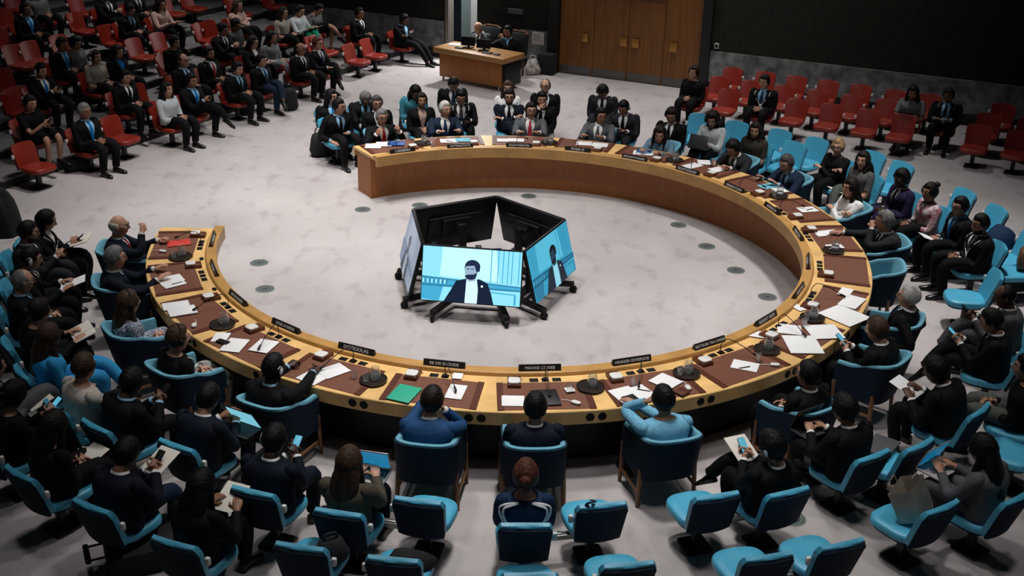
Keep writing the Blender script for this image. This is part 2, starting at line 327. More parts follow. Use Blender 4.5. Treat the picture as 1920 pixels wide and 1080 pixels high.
for i in range(5):
    a = RD(-97.6+72*i); rz = a+PI/2
    t = thing('display_monitor', mlab[i], 'monitor', PEN+1.06*V3(math.cos(a), math.sin(a), 0), rz, 'monitors in the central ring')
    R = rotx(-TILT); o0 = V3(0, 0, .262)
    Hs, Wd = .71, 1.265
    b = MB(); b.rbox(o0+R@V3(0, .025, Hs/2), (Wd, .05, Hs), .006, R=R, rh=.012); b.build('casing', BLK, t)
    b = MB(); b.rbox(o0+R@V3(0, .065, Hs*.45), (.8, .05, .42), .02, R=R); b.rbox(o0+R@V3(0, .11, Hs*.5), (.42, .05, .3), .01, R=R); b.rbox(o0+R@V3(.3, .10, Hs*.7), (.16, .03, .10), .01, R=R); b.build('rear_housing', BLK, t)
    f = ((1.2,), (.95,), (.6,), (.6,), (.85,))[i]
    screen(scr_mats('abccd'[i], f), Wd-.026, Hs-.03, R, o0+R@V3(0, -.0015, .015)).build('screen', scr_mats('abccd'[i], f), t, smooth=False)
    b = MB(); b.rbox((0, .40, .40), (.11, .06, .60), .008); b.tube([(0, .40, .62), (0, .28, .63), (0, .16, .64)], .035, 8); b.build('column', BLK, t)
    b = MB(); b.rbox((0, .44, .125), (.62, .1, .07), .01); b.build('crossbar', BLK, t)
    for sx in (-1, 1):
        p0, p1 = V3(sx*.27, .50, .125), V3(sx*.47, -.05, .125); dd = p1-p0
        b = MB(); b.rbox((p0+p1)/2, (np.linalg.norm(dd), .085, .06), .01, math.atan2(dd[1], dd[0])); l = b.build('foot', BLK, t)
        b = MB(); b.tube([p1+V3(-.018, .01, -.075), p1+V3(.018, .01, -.075)], .05, 16); b.rbox(p1+V3(0, .01, -.055), (.055, .06, .05), .006); b.build('caster', BLK, l)
cv = MB(); cv.rbox((0, 0, .22), (.46, .40, .44), .09, .5, taper=.62); cv.rbox((.02, .02, .5), (.20, .16, .16), .05, .3)
o = cv.build('covered_camera', cloth('NT'), loc=tuple(PEN+V3(.14, -.02, 0))); tag(o, 'dark navy covered equipment standing inside the ring of screens', 'equipment')
# ------------------------------------------------------------------ clerk's desk
DR = math.atan2(-1.08, 1.58)
dk = thing('clerk_desk', 'oak clerk desk on steel legs by the far wall', 'desk', (-.80, 11.20, 0), DR)
MB().rbox((0, 0, .70), (1.95, .82, .12), .008).build('desk_top', mat('desk_oak', (.33, .155, .038), .45, noise=.15, scale=4), dk)
MB().rbox((.0, -.30, .37), (1.72, .04, .54), .004).build('front_panel', OAKP, dk); MB().rbox((.80, .02, .37), (.30, .6, .54), .01).build('pedestal', BLK, dk)
for x in (-.78, .78):
    for y in (-.28, .30): MB().rbox((x, y, .32), (.045, .045, .64), .004).build('leg', STEEL, dk)
def dloc(x, y, z): return V3(-.80, 11.20, z)+rotz(DR)@V3(x, y, 0)
for i, (x, lab) in enumerate(((-.30, 'black monitor back before the grey suit at the oak desk'), (.13, 'black monitor back at the middle of the oak desk'))):
    t = thing('desk_monitor', lab, 'monitor', dloc(x, .02, .76), DR+.25, 'monitors on the clerk desk')
    MB().rbox((0, 0, .15), (.34, .03, .20), .008, R=rotx(-.22)).build('casing', BLK, t); MB().rbox((0, .0, .01), (.22, .16, .02), .006).rbox((0, .02, .06), (.05, .03, .1), .006).build('stand', BLK, t)
for x, w, lab in ((-.42, .2, 'black keyboard lying before the grey suit'), (.36, .24, 'black keyboard lying on the right half of the oak desk'), (.62, .14, 'black telephone handset on the right end of the oak desk')):
    o = MB().rbox((0, 0, .012), (w, .1, .024), .006).build(('keyboard', 'keyboard', 'telephone')[(w == .14)*2], BLK, loc=tuple(dloc(x, -.16, .76)), rz=DR); tag(o, lab, 'keyboard' if w != .14 else 'telephone')
o = MB().rbox((0, 0, .006), (.3, .21, .012), .002).build('paper_sheet', PAPER, loc=tuple(dloc(-.72, .10, .76)), rz=DR+.3); tag(o, 'white papers on the left end of the oak desk', 'paper')
# ------------------------------------------------------------------ round floor grilles
GR = mat('floor_grille', (.20, .24, .23), .45, metal=.3); GRD = mat('grille_dark', (.05, .06, .06), .5)
gl = [(680, 393, 'by the far-left end of the table'), (787, 385, 'peeping out behind the rear left screen'), (991, 368, 'behind the rear right screen'), (1272, 422, 'under the curve of the far right panel'), (1325, 462, 'second of the right inner group'), (1380, 507, 'third of the right inner group'), (1439, 557, 'beside the right inner table edge'),
      (486, 493, 'by the left table end'), (497, 542, 'near the left inner table edge'), (1485, 972, 'in the near right aisle'), (1600, 928, 'under chairs in the near right aisle'), (1530, 244, 'before the front red row'), (1865, 293, 'before the dark red chairs at the far right'), (1825, 536, 'between blue chairs on the right')]
for px, py, w in gl:
    m = MB(); m.lathe((0, 0, 0), [(.128, 0), (.128, .004), (.118, .008), (.110, .006)], 28); m.lathe((0, 0, 0), [(.108, .001), (.108, .007), (.085, .005), (.07, .008), (.05, .005), (.03, .008)], 24, 1)
    o = m.build('floor_grille', [GR, GRD], loc=tuple(P(px, py, 0))); tag(o, 'round grey floor grille '+w, 'grille', 'round floor grilles')
# ------------------------------------------------------------------ chairs (local +Y is where the sitter looks)
def arc_pts(n, hw, dep, back):
    out = []
    for i in range(n):
        t = -1+2*i/(n-1); x = hw*math.sin(t*PI/2)*(1 if abs(t) < 1 else 1); out.append((t, x))
    return out
def make_armchair(full=True):
    t = thing('armchair', 'x', 'chair')
    # U-shaped tub: path from the right arm round the back to the left arm
    path = []
    for q in np.linspace(0, 1, 33):
        if q < .3: u = q/.3; x, y = .285, .24-.36*u
        elif q > .7: u = (1-q)/.3; x, y = -.285, .24-.36*u
        else:
            a = (q-.3)/.4*PI; x, y = .285*math.copysign(abs(math.cos(a))**.7, math.cos(a)), -.12-.17*math.sin(a)**.7
        path.append((x, y, q))
    def top(q):
        s = min(1, max(0, (min(q, 1-q)-.10)/.30)); s = s*s*(3-2*s); return .665+.115*s
    def sec(off0, off1, dz, r0, inner):
        R = []
        for i, (x, y, q) in enumerate(path):
            x0, y0, _ = path[max(i-1, 0)]; x1, y1, _ = path[min(i+1, 32)]
            n = nrm(V3(-(y1-y0), x1-x0, 0))      # outwards
            h = top(q)+dz; lean = .12*max(0, (h-.60)/.18)
            bk = V3(0, -1, 0)*lean*(1 if .25 < q < .75 else .3)
            c = V3(x, y, 0); b0 = r0
            R.append(np.array([c+n*off0+V3(0, 0, b0), c+n*off1+V3(0, 0, b0), c+n*off1+bk*.9+V3(0, 0, h-.03), c+n*(off1*.8+off0*.2)+bk+V3(0, 0, h), c+n*(off0*.8+off1*.2)+bk+V3(0, 0, h), c+n*off0+bk*.9+V3(0, 0, h-.03)]))
        return R
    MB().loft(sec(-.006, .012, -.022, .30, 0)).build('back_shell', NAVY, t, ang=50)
    MB().loft(sec(-.065, .0, 0, .36, 1)).build('upholstery', BLUEF, t, ang=50)
    MB().rbox((0, .02, .355), (.54, .54, .10), .035, rh=.08).build('seat', BLUEF, t)
    for sx in (-1, 1):
        MB().tube([(sx*.28, .22, .45), (sx*.285, .225, .2), (sx*.29, .23, 0)], [.024, .023, .018], 8).build('leg', WALN, t)
        MB().tube([(sx*.27, -.20, .40), (sx*.28, -.21, .2), (sx*.29, -.22, 0)], [.026, .024, .018], 8).build('leg', WALN, t)
        MB().rbox((sx*.287, .005, .15), (.022, .43, .035), .005).build('stretcher', WALN, t)
    MB().rbox((0, -.20, .30), (.54, .025, .04), .005).build('rail', WALN, t)
    return t
def make_pedestal(name, um, shell, stem):
    t = thing(name, 'x', 'chair')
    # seat pad: rounded front, narrower rear
    R = []
    def seat_out(k, z):
        pts = []
        for a in np.linspace(0, 2*PI, 28, endpoint=False):
            c, s = math.cos(a), math.sin(a); e = .55
            x = .275*math.copysign(abs(c)**e, c)*k; y = .265*math.copysign(abs(s)**e, s)*k
            x *= 1+.06*(y/.26); pts.append((x, y+.02+ .02*(1-(x/.275)**2)*(y > 0), z))
        return np.array(pts)
    MB().loft([seat_out(.93, .325), seat_out(.99, .335), seat_out(1.0, .365), seat_out(.985, .388), seat_out(.94, .402), seat_out(.6, .40), seat_out(.2, .395)]).build('seat', um, t, ang=50)
    MB().loft([seat_out(.6, .285), seat_out(.9, .305), seat_out(.95, .327)]).build('seat_pan', shell, t)
    def back(y0, th, dz, wk):
        R = []
        n = 13; zs = np.linspace(0, 1, 11)
        for zt in zs:
            z = .36+zt*.40; y = -.235-.14*zt; hw = (.245+.025*zt)*wk
            if zt > .9: hw *= 1-.10*((zt-.9)/.1)**2
            ring = []
            for u in np.linspace(-1, 1, n): ring.append((u*hw, y+y0+.045*u*u, z+dz-.02*u*u*(zt > .85)))
            for u in np.linspace(1, -1, n): ring.append((u*hw*.985, y+y0-th+.045*u*u, z+dz-.012-.02*u*u*(zt > .85)))
            R.append(np.array(ring))
        return R
    b = back(0, .055, 0, 1); c_ = b[-1].mean(0)
    b.append((b[-1]-c_)*V3(.96, .7, 1)+c_+V3(0, -.002, .014))
    MB().loft(b).build('backrest', um, t, ang=55)
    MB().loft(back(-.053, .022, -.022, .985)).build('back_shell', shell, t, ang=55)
    m = MB(); m.rbox((0, -.02, .15), (.085, .085, .28), .008); m.build('pedestal', stem, t)
    m = MB(); m.rbox((0, -.02, .012), (.30, .30, .024), .008, rh=.03); m.build('base_plate', DARKM, t)
    m = MB(); m.rbox((.292, -.28, .58), (.05, .045, .075), .014); m.rbox((.268, -.28, .58), (.03, .02, .03), .004); m.build('earphone_hook', WHITEP, t)
    return t
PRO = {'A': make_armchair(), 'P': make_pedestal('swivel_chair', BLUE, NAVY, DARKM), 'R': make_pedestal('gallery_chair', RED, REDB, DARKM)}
PRO['R'].name = 'gallery_chair'
USED = set()
GRP = {'A': 'blue armchairs at the table', 'P': 'blue pedestal chairs', 'R': 'red gallery chairs'}
def place(kind, xy, face, label, z=0., hook=1, link_bar=None):
    o = PRO[kind]
    if kind not in USED:
        USED.add(kind); o.location = (xy[0], xy[1], z); o.rotation_euler = (0, 0, face-PI/2); o['label'] = label; o['group'] = GRP[kind]
    else: o = dup(o, (xy[0], xy[1], z), face-PI/2, label, GRP[kind])
    if kind == 'P': o.scale = (.84, .87, 1)
    if kind == 'R': o.scale = (.84, .86, .93)
    if hook < 0:
        for c in o.children:
            if c.name.startswith('earphone_hook'): c.scale.x = -1
    if link_bar:
        m = MB(); m.rbox((link_bar*.40, -.06, .27), (.42, .07, .05), .006); m.rbox((link_bar*.40, -.06, .30), (.16, .05, .025), .008)
        m.build('linking_bar', STEEL, o)
    return o
# ------------------------------------------------------------------ people (local +Y forward, hips over the origin)
def ik(Sh, T, l1, l2, pole):
    d = T-Sh; L = np.linalg.norm(d)
    if L > (l1+l2)*.985: d = d/L*(l1+l2)*.985; L = (l1+l2)*.985; T = Sh+d
    if L < .12: d = nrm(d)*.12; L = .12; T = Sh+d
    a = (l1*l1-l2*l2+L*L)/(2*L); h = math.sqrt(max(l1*l1-a*a, 0)); u = d/L
    p = pole-u*(pole@u); return Sh+u*a+nrm(p)*h, T
def bez(pts, n):          # smooth path through points
    pts = [np.asarray(p, float) for p in pts]; out = []
    q = [2*pts[0]-pts[1]]+pts+[2*pts[-1]-pts[-2]]
    for i in range(1, len(q)-2):
        for j in range(n):
            t = j/n; a, b, c, d = q[i-1:i+3]
            out.append(.5*((2*b)+(c-a)*t+(2*a-5*b+4*c-d)*t*t+(3*b-a-3*c+d)*t**3))
    return out+[pts[-1]]
_TT = [-.08, 0, .2, .45, .68, .80, .88, .94, 1.0, 1.06]
_TA = [.172, .185, .178, .182, .210, .218, .200, .138, .070, .060]
_TB = [.115, .132, .132, .134, .138, .126, .106, .084, .066, .064]
HEADGRID = None; HS = 1.10
def head_dirs():
    global HEADGRID
    if HEADGRID is None:
        g = []
        for i in range(25):
            th = -PI/2+PI*(i+.12)/24.24
            row = []
            for j in range(40):
                a = 2*PI*j/40; a = a-.42*math.sin(a)           # denser at the front (a = 0 is forward)
                row.append((math.cos(th)*math.sin(a), math.cos(th)*math.cos(a), math.sin(th)))
            g.append(row)
        HEADGRID = np.array(g)
    return HEADGRID
def head_pts(fem=False, jaw=1.):
    d = head_dirs(); x, y, z = d[..., 0]*.081, d[..., 1]*.102, d[..., 2]*.124
    zz = np.clip(-d[..., 2], 0, 1); sm = zz*zz*(3-2*zz)
    x = x*(1-(.34 if fem else .26)*sm); y = np.where(y < 0, y*(1-.50*sm), y*(1-.05*sm)); y = y+.016*sm
    x = x*(1+.05*np.exp(-((z-.03)/.05)**2))
    return x, y, z
def head_feat(x, y, z):
    E = lambda a: np.exp(-a); fr = np.clip(y/.05, 0, 1)
    f = .026*E((x/.0125)**2+((z+.016)/.017)**2)+.016*E((x/.010)**2+((z-.008)/.022)**2)
    f -= .013*E(((np.abs(x)-.034)/.018)**2+((z-.020)/.014)**2)
    f += .007*E(((z-.044)/.012)**2+(x/.058)**2)+.007*E((x/.026)**2+((z+.062)/.011)**2)-.004*E((x/.03)**2+((z+.080)/.008)**2)+.010*E((x/.028)**2+((z+.106)/.018)**2)
    f += .004*E(((np.abs(x)-.045)/.02)**2+((z+.02)/.02)**2)
    return y+f*fr
def grid_mesh(mb, X, Y, Z, R, c, mi=0):
    n, m = X.shape; v = np.stack([X, Y, Z], -1).reshape(-1, 3)*HS@R.T+c
    return mb.loft([v[i*m:(i+1)*m] for i in range(n)], mi)
POSES = dict(lap=((.05, .29, .565), (-.045, .30, .555)), knees=((.13, .40, .59), (-.13, .40, .59)), desk=((.17, .50, .775), (-.17, .49, .775)), write=((.10, .58, .785), (-.20, .56, .775)), phone=((.045, .37, .72), (-.045, .37, .70)),
    read=((.13, .40, .655), (-.13, .38, .655)), type=((.09, .42, .665), (-.09, .42, .665)), cross=((-.13, .17, .70), (.14, .21, .68)), chin=((.05, .19, -1), (-.16, .56, .775)), chinlap=((.05, .19, -1), (-.06, .32, .60)),
    cheek=((.085, .15, -1.), (-.15, .56, .775)), raise_=((.20, .36, .85), (-.20, .36, .85)), face=((.10, .34, .98), (-.14, .5, .775)), ear=((-.15, .56, .775), (-.10, .12, -1.06)), point=((.16, .44, .86), (-.10, .34, .60)), hang=((.28, .30, .50), (-.05, .32, .60)), deskl=((.22, .60, .775), (.05, .19, -1)), side=((.24, .05, .50), (-.24, .05, .50)))
BARE = set('abcde')
PEOPLE = []; WELD = []
def weld(pieces, name, mats):
    obs = []
    for m in pieces:
        me = m.mesh(name, mats, False); b = bmesh.new(); b.from_mesh(me); bmesh.ops.recalc_face_normals(b, faces=b.faces); b.to_mesh(me); b.free()
        obs.append(bpy.data.objects.new(name, me))
    n0 = sum(len(o.data.polygons) for o in obs); tc = bpy.data.collections.new('weld'); S.collection.children.link(tc); TMP = []
    for o in obs[1:]: tc.objects.link(o)
    COL.objects.link(obs[0]); md = obs[0].modifiers.new('weld', 'BOOLEAN'); md.operation = 'UNION'; md.operand_type = 'COLLECTION'; md.collection = tc; md.solver = 'MANIFOLD'
    dg = bpy.context.evaluated_depsgraph_get(); dg.update(); me = bpy.data.meshes.new_from_object(obs[0].evaluated_get(dg)); ok = len(me.polygons) > .55*n0
    for o in obs:
        d = o.data; bpy.data.objects.remove(o); bpy.data.meshes.remove(d)
    bpy.data.collections.remove(tc)
    if not ok: bpy.data.meshes.remove(me); return None
    return me
def person(px, py, face, pose, legs, lean, yaw, pitch, outfit, hair, sk, ex, label, short, zfun=None, rowfun=None):
    fem = 'f' in ex; ex = set(ex.split(',')) if ex else set()
    fem = 'f' in ex; HZ, LS = .450, .430; ws = .92 if fem else 1.08
    ln = RD(lean)
    tt = np.linspace(-.1, 1.1, 121); th = ln*(.45+.75*np.clip(tt, 0, 1)); dt = .01*LS
    cy = np.cumsum(np.sin(th))*dt; cz = np.cumsum(np.cos(th))*dt; i0 = 10
    cy -= cy[i0]; cz -= cz[i0]
    def spine(t):
        return V3(0, np.interp(t, tt, cy), HZ+np.interp(t, tt, cz)), float(np.interp(t, tt, th))
    def tring(t, inf, phi, wmul=1., dmul=1.):
        c, a = spine(t); r = V3(1, 0, 0); f = V3(0, math.cos(a), -math.sin(a))
        A = np.interp(t, _TT, _TA)*(ws if t < .95 else .92 if fem else 1)*wmul+inf; B = np.interp(t, _TT, _TB)*dmul*(.95 if fem else 1.)+inf
        if fem: B += .014*math.exp(-((t-.66)/.12)**2)
        if 'fat' in ex: B += .05*math.exp(-((t-.3)/.3)**2); A += .025*math.exp(-((t-.3)/.3)**2)
        return np.array([c+r*A*math.copysign(abs(math.cos(p))**.9, math.cos(p))+f*B*math.copysign(abs(math.sin(p))**.9, math.sin(p)) for p in phi])
    full = np.arange(24)*2*PI/24
    nk, na = spine(1.0)
    pt = RD(pitch); yw = RD(yaw)
    ntop = nk+V3(0, math.sin(na*.7+pt*.35), math.cos(na*.7+pt*.35))*.050
    RH = rotz(yw)@rotx(-(na*.25+pt))
    hc = ntop+RH@V3(0, .024, .105)
    # ---- skeleton of the arms
    hands = []
    for side, tg in ((1, POSES[pose][0]), (-1, POSES[pose][1])):
        c, a = spine(.83); sh = c+V3(side*.188*ws, 0, 0); f = V3(0, math.cos(a), -math.sin(a))
        tg = V3(*tg)
        if tg[2] < 0: tg = hc+RH@V3(tg[0]*1.0, tg[1]*.85, (-.10 if tg[2] == -1 else -.02))
        elif pose in ('desk', 'write', 'chin', 'cheek', 'ear', 'deskl', 'face') and tg[2] > .7: tg = tg+V3(0, 0, 0)
        elif pose in ('cross', 'raise_', 'face', 'phone'): tg = tg+V3(0, max(0, c[1])*.7, 0)
        pole = (V3(side*.5, -.35, -.95) if tg[2] < hc[2]-.17 else V3(side*.55, .35, -.75)) if pose not in ('cross',) else V3(side*.9, .2, -.6)
        el, wr = ik(sh, tg, .295, .265, pole)
        fd = nrm(wr-el); up = V3(0, 0, -1.)
        if pose in ('raise_',) or (tg[2] > hc[2]-.2): up = V3(-side*.8, -.5, 0)
        if pose in ('lap', 'phone'): up = V3(-side*.7, -.1, -.6)
        n = nrm(up-fd*(up@fd)); tv = np.cross(n, fd)
        if tv@V3(-side, .0, .25) < 0: tv = -tv
        curl = .9 if pose in ('raise_', 'phone', 'write', 'chin', 'cheek', 'face', 'cross') or tg[2] > hc[2]-.2 else .55 if pose in ('lap', 'read') else .28
        hands.append((side, sh, el, wr, fd, n, tv, curl))
    # ---- legs
    LG = []
    for side in (1, -1):
        hp = V3(side*.09*ws, .02, .475); ft = None
        if legs == 'd': kn, an = V3(side*.13*ws, .465, .495), V3(side*.13*ws, .46, .10)
        elif legs == 's': kn, an = V3(side*.11, .48, .47), V3(side*.10, .80, .10)
        elif legs == 'b': kn, an = V3(side*.13, .46, .50), V3(side*.11, .26, .10)
        else:
            over = 1 if legs == 'cr' else -1
            if side == over: kn, an = V3(-side*.02, .475, .615), V3(-side*.17, .70, .36); ft = nrm(V3(-side*.25, .75, -.55))
            else: kn, an = V3(side*.10, .46, .495), V3(side*.08, .45, .10)
        LG.append((side, hp, kn, an, ft))
    # ---- body
    mb = MB()
    rings = [tring(t, 0, full) for t in (-.05, .1, .3, .5, .7, .8, .87, .92, .96, 1.0)]
    nr = lambda c, r, a: np.array([c+V3(r*math.cos(p), r*1.05*math.sin(p)*math.cos(a), -r*math.sin(p)*math.sin(a)) for p in full])
    rings += [nr(nk*.4+ntop*.6, .056*(.9 if fem else 1), na*.6), nr(ntop+RH@V3(0, .005, .03), .056*(.9 if fem else 1), na*.5)]
    mb.loft(rings)
    X, Y, Z = head_pts(fem); Yf = head_feat(X, Y, Z)
    k0 = len(mb.f); grid_mesh(mb, X, Yf, Z, RH, hc); 
    nn, mm = X.shape
    for q in range(k0, len(mb.f)):
        idx = q-k0; i, j = divmod(idx, mm)
        if i < nn-1 and abs(Z[i, j]+.062) < .011 and Yf[i, j] > .07 and abs(X[i, j]) < .024: mb.m[q] = 1
    for sx in (-1, 1):
        mb.sph(hc+RH@V3(sx*.034, .083, .020)*HS, (.013, .011, .010), 8, 6, 2, RH); mb.sph(hc+RH@V3(sx*.034, .0908, .020)*HS, (.0075, .005, .0075), 8, 6, 3, RH)
        mb.sph(hc+RH@V3(sx*.087, -.006, .002)*HS, (.012, .022, .034), 8, 6, 0, RH@rotx(.2))
    for side, sh, el, wr, fd, n, tv, curl in hands:
        mb.tube(bez([sh, el, wr-fd*.02], 6), list(np.interp(np.linspace(0, 1, 13), [0, .45, .55, .7, 1], [.050, .040, .041, .038, .027])), 10)
        pw = []
        for s_, w_, t_ in ((-.035, .026, .021), (0, .030, .018), (.03, .041, .017), (.065, .044, .015), (.092, .041, .011)):
            pw.append(np.array([wr+fd*s_+tv*w_*math.cos(p)+n*t_*math.sin(p) for p in np.arange(12)*PI/6]))
        mb.loft(pw)
        for fi, (off, ll) in enumerate(((.031, .074), (.011, .083), (-.010, .077), (-.030, .060))):
            p = wr+fd*.085+tv*off; path = [p-fd*.02, p]; a = 0; spread = tv*(off*1.6)
            for sg, cc in ((.42, .55), (.33, .95), (.25, .7)):
                a += cc*curl*(1+.08*fi); p = p+(fd*math.cos(a)+n*math.sin(a)+spread)*ll*sg; path.append(p)
            mb.tube(path, [.0098, .0098, .0092, .0085, .006], 6)
        p = wr+fd*.025+tv*.032+n*.006; d1 = nrm(fd*.62+tv*.72+n*.25*curl); d2 = nrm(fd*.9+tv*(.35-.5*curl)+n*.5*curl)
        mb.tube([p-tv*.015, p, p+d1*.045, p+d1*.045+d2*.032], [.014, .0125, .0105, .0075], 6)
    for side, hp, kn, an, ft in LG:
        mb.tube(bez([hp, kn, an], 7), list(np.interp(np.linspace(0, 1, 15), [0, .45, .55, .7, 1], [.080, .058, .054, .052, .036])), 12)
    nm = thing('person', label, 'person')
    bm_ = [skin(sk), LIP(sk), EYEW, EYE]; me = weld(mb.split(), 'body', bm_)
    WELD.append(me is not None)
    if me is None: me = mb.mesh('body', bm_, True, 75)
    else:
        me.polygons.foreach_set('use_smooth', [True]*len(me.polygons)); me.set_sharp_from_angle(angle=RD(75)); me.name = 'body'
    bo = link('body', me, nm)
    # ---- hair
    hk, hs = hair[0], hair[1:]
    X0, Y0, Z0 = head_pts(fem)
    if hs:
        d = head_dirs(); side_ = np.abs(X0)/.08; back = np.clip(-Y0/.08, -1, 1)
        hl = {'s': .072, 'r': .098, 'b': .2, 'm': .066}.get(hs[0], .070)
        line = np.where(Y0 > .02, hl-.02*np.clip((side_-.55)/.3, 0, 1)-.055*np.clip((side_-.82)/.12, 0, 1), np.where(Y0 > -.015, .0-.035*(side_ > .8), -.075))
        if hs[0] in 'lcnph': line = np.where(Y0 > .02, hl-.10*np.clip((side_-.60)/.25, 0, 1), np.where(Y0 > -.02, -.07, -.10))
        mk = np.clip((Z0-line)/.022, -1, 1)
        if hs[0] == 'b': mk = np.minimum(np.clip((-Y0+.01)/.02, -1, 1), np.minimum(np.clip((.055-Z0)/.02, -1, 1), np.clip((Z0+.075)/.02, -1, 1)))
        if hs[0] == 'r': mk = np.minimum(mk, np.where((Z0 > .08) & (Y0 > -.03), np.clip((-Y0-.0)/.03, -1, 1)+.0, 1))
        T = {'s': .015, 'r': .010, 'b': .010, 'm': .024, 'l': .020, 'c': .040, 'n': .017, 'p': .016, 'h': .022}[hs[0]]
        rr = np.sqrt(X0**2+Y0**2+Z0**2); wob = .12*np.sin(d[..., 0]*23+d[..., 2]*17)*np.sin(d[..., 1]*19+d[..., 2]*11)
        top_ = 1+.45*np.clip(d[..., 2], 0, 1)*(hs[0] in 'sm')
        k = 1+np.where(mk > 0, mk*T*(1+wob)*top_, mk*.016)/rr
        hb = MB(); grid_mesh(hb, X0*k, Y0*k, Z0*k, RH, hc)
        TR = lambda p: hc+RH@V3(*p)*HS
        if hs[0] in 'l':
            L = .34 if len(hs) < 2 else .25; cb, ca = spine(.75); rg = []
            for q in np.linspace(0, 1, 9):
                w = np.interp(q, [0, .25, .6, 1], [.085, .115, .125, .06]); dp = np.interp(q, [0, .3, 1], [.085, .062, .03])
                cc = hc+RH@V3(0, -.045, .03)*(1-q)+ (RH@V3(0, -.085, -.02)-RH@V3(0, -.045, .03))*0
                c1 = hc+RH@V3(0, -.035, .02); c2 = nk+V3(0, -.085*math.cos(na), .0); c3 = c2+(cb-nk)/np.linalg.norm(cb-nk)*(L-.12)+V3(0, -.055, 0)
                c = (1-q)**2*c1+2*q*(1-q)*c2+q*q*c3
                rg.append(np.array([c+RH@V3(w*math.cos(p)*(1+.06*math.sin(5*p+9*q)), dp*math.sin(p), 0) for p in np.arange(20)*PI/10]))
            hb.loft(rg)
            for sx in (-1, 1): hb.tube([TR((sx*.078, .0, .03)), TR((sx*.090, .005, -.06)), nk+V3(sx*.10, .045, .0), nk+V3(sx*.105, .085, -.14)], [.022, .028, .032, .012], 8)
        if hs[0] == 'c':
            for q in range(16): 
                a = q*2.4; hb.sph(TR((.080*math.cos(a), -.045+.05*math.sin(a), -.14+.022*(q % 9))), .040, 8, 6)
            hb.tube([TR((0, -.06, 0)), TR((0, -.10, -.13)), TR((0, -.11, -.24))], [.11, .12, .07], 12)
        if hs[0] == 'n': hb.sph(TR((0, -.115, .075 if len(hs) < 2 else .0)), (.05, .045, .042), 12, 8)
        if hs[0] == 'p': hb.sph(TR((0, -.10, .03)), .035, 10, 6).tube([TR((0, -.11, .03)), TR((0, -.15, -.06)), TR((0, -.13, -.2))], [.026, .035, .012], 10)
        if 'B' not in hs and sk and 'nb' not in ex:
            for sx in (-1, 1): hb.tube([TR((sx*.016, .101, .044)), TR((sx*.036, .097, .049)), TR((sx*.054, .080, .043))], [.004, .005, .003], 5, flat=1)
        hb.build('hair', hairm(hk), nm, ang=80)
    if 'B' in ex or 'M' in ex:
        lim = -.052; mk = np.minimum(np.clip((lim+.45*np.clip(np.abs(X0)-.045, 0, 1)-Z0)/.012, -1, 1), np.clip((Y0+.0)/.02, -1, 1))
        mk = np.where((np.abs(Z0+.062) < .008) & (np.abs(X0) < .02), -.6, mk)
        if 'M' in ex: mk = np.where((np.abs(X0) < .034) & (np.abs(Z0+.047) < .010), 1, np.minimum(mk, -.5))
        k = np.where(mk > 0, mk*.007, mk*.02); rr = np.sqrt(X0**2+Y0**2+Z0**2); k = 1+k/rr
        bb = MB(); grid_mesh(bb, X0*k, Yf*k, Z0*k, RH, hc); bb.build('beard', hairm(hk), nm, ang=80)
    # ---- clothes
    of = outfit.split(','); slL = 1.
    if of[0] == 'S':
        jm = cloth(of[1]); tV = [.08, .2, .4, .6, .8, .9, .95, 1.]; aV = [.2, 5, 9, 13, 17, 21, 27, 38]
        if 'shut' in ex: tV = [.5, .6, .7, .8, .9, 1.]; aV = [.2, 4, 10, 15, 21, 38]
        tts = [-.07, .05, .2, .32, .45, .58, .7, .78, .84, .885, .92, .95, .98, 1.01]
        jb = MB(); R1 = []; R0 = []
        for t in tts:
            al = RD(np.interp(t, tV, aV)); ph = np.linspace(PI/2+al, 2.5*PI-al, 29); fl_ = .012*max(0, .1-t)/.15
            ti_ = .024 if t < .96 else .017; R1.append(tring(t, ti_+fl_, ph, 1.02)); R0.append(tring(t, ti_-.010+fl_, ph, 1.02))
        jb.loft([np.concatenate([a, b[::-1]]) for a, b in zip(R1, R0)], 0, True, True, True)
        for sd in (-1, 1):
            st = []
            for t in np.linspace(max(.30, tV[0]+.08), .945, 8):
                al = RD(np.interp(t, tV, aV)); w = RD(np.interp(t, [.30, .8, .9, .95], [3, 15, 19, 8]))
                ph = [PI/2+sd*(al-.03), PI/2+sd*(al+w*.5), PI/2+sd*(al+w)]
                a, b = tring(t, .036, ph, 1.02), tring(t, .024, ph, 1.02); st.append(np.concatenate([a, b[::-1]]))
            jb.loft(st)
        slm = 0
    else:
        jm = cloth(of[1]); jb = MB(); ntop_t = .955
        jb.loft([tring(t, .017+.010*max(0, .12-t)/.15, full, 1.01) for t in (-.07, .05, .2, .35, .5, .62, .72, .8, .86, .9, .93, ntop_t, ntop_t+.02)])
    short_sl = of[0] == 'T' and len(of) > 2 and of[2] == 's'
    for side, sh, el, wr, fd, n, tv, curl in hands:
        pth = bez([sh-V3(side*.035, 0, -.02), sh+V3(side*.012, 0, -.012), el, wr-fd*.035], 6)
        if short_sl: pth = pth[:11]
        rd = list(np.interp(np.linspace(0, 1, 19), [0, .25, .6, .72, 1], [.058, .072, .064, .060, .044]))[:len(pth)]
        if of[0] != 'S': rd = [r*.93 for r in rd]
        if 'FUR' in of[1:2]: rd = [r*1.2 for r in rd]
        rd = [r*(1+.03*math.sin(i*2.1+side)) for i, r in enumerate(rd)]
        jb.tube(pth, rd, 12)
    jo = jb.build('jacket' if of[0] in 'SJ' else 'top', jm, nm, ang=60)
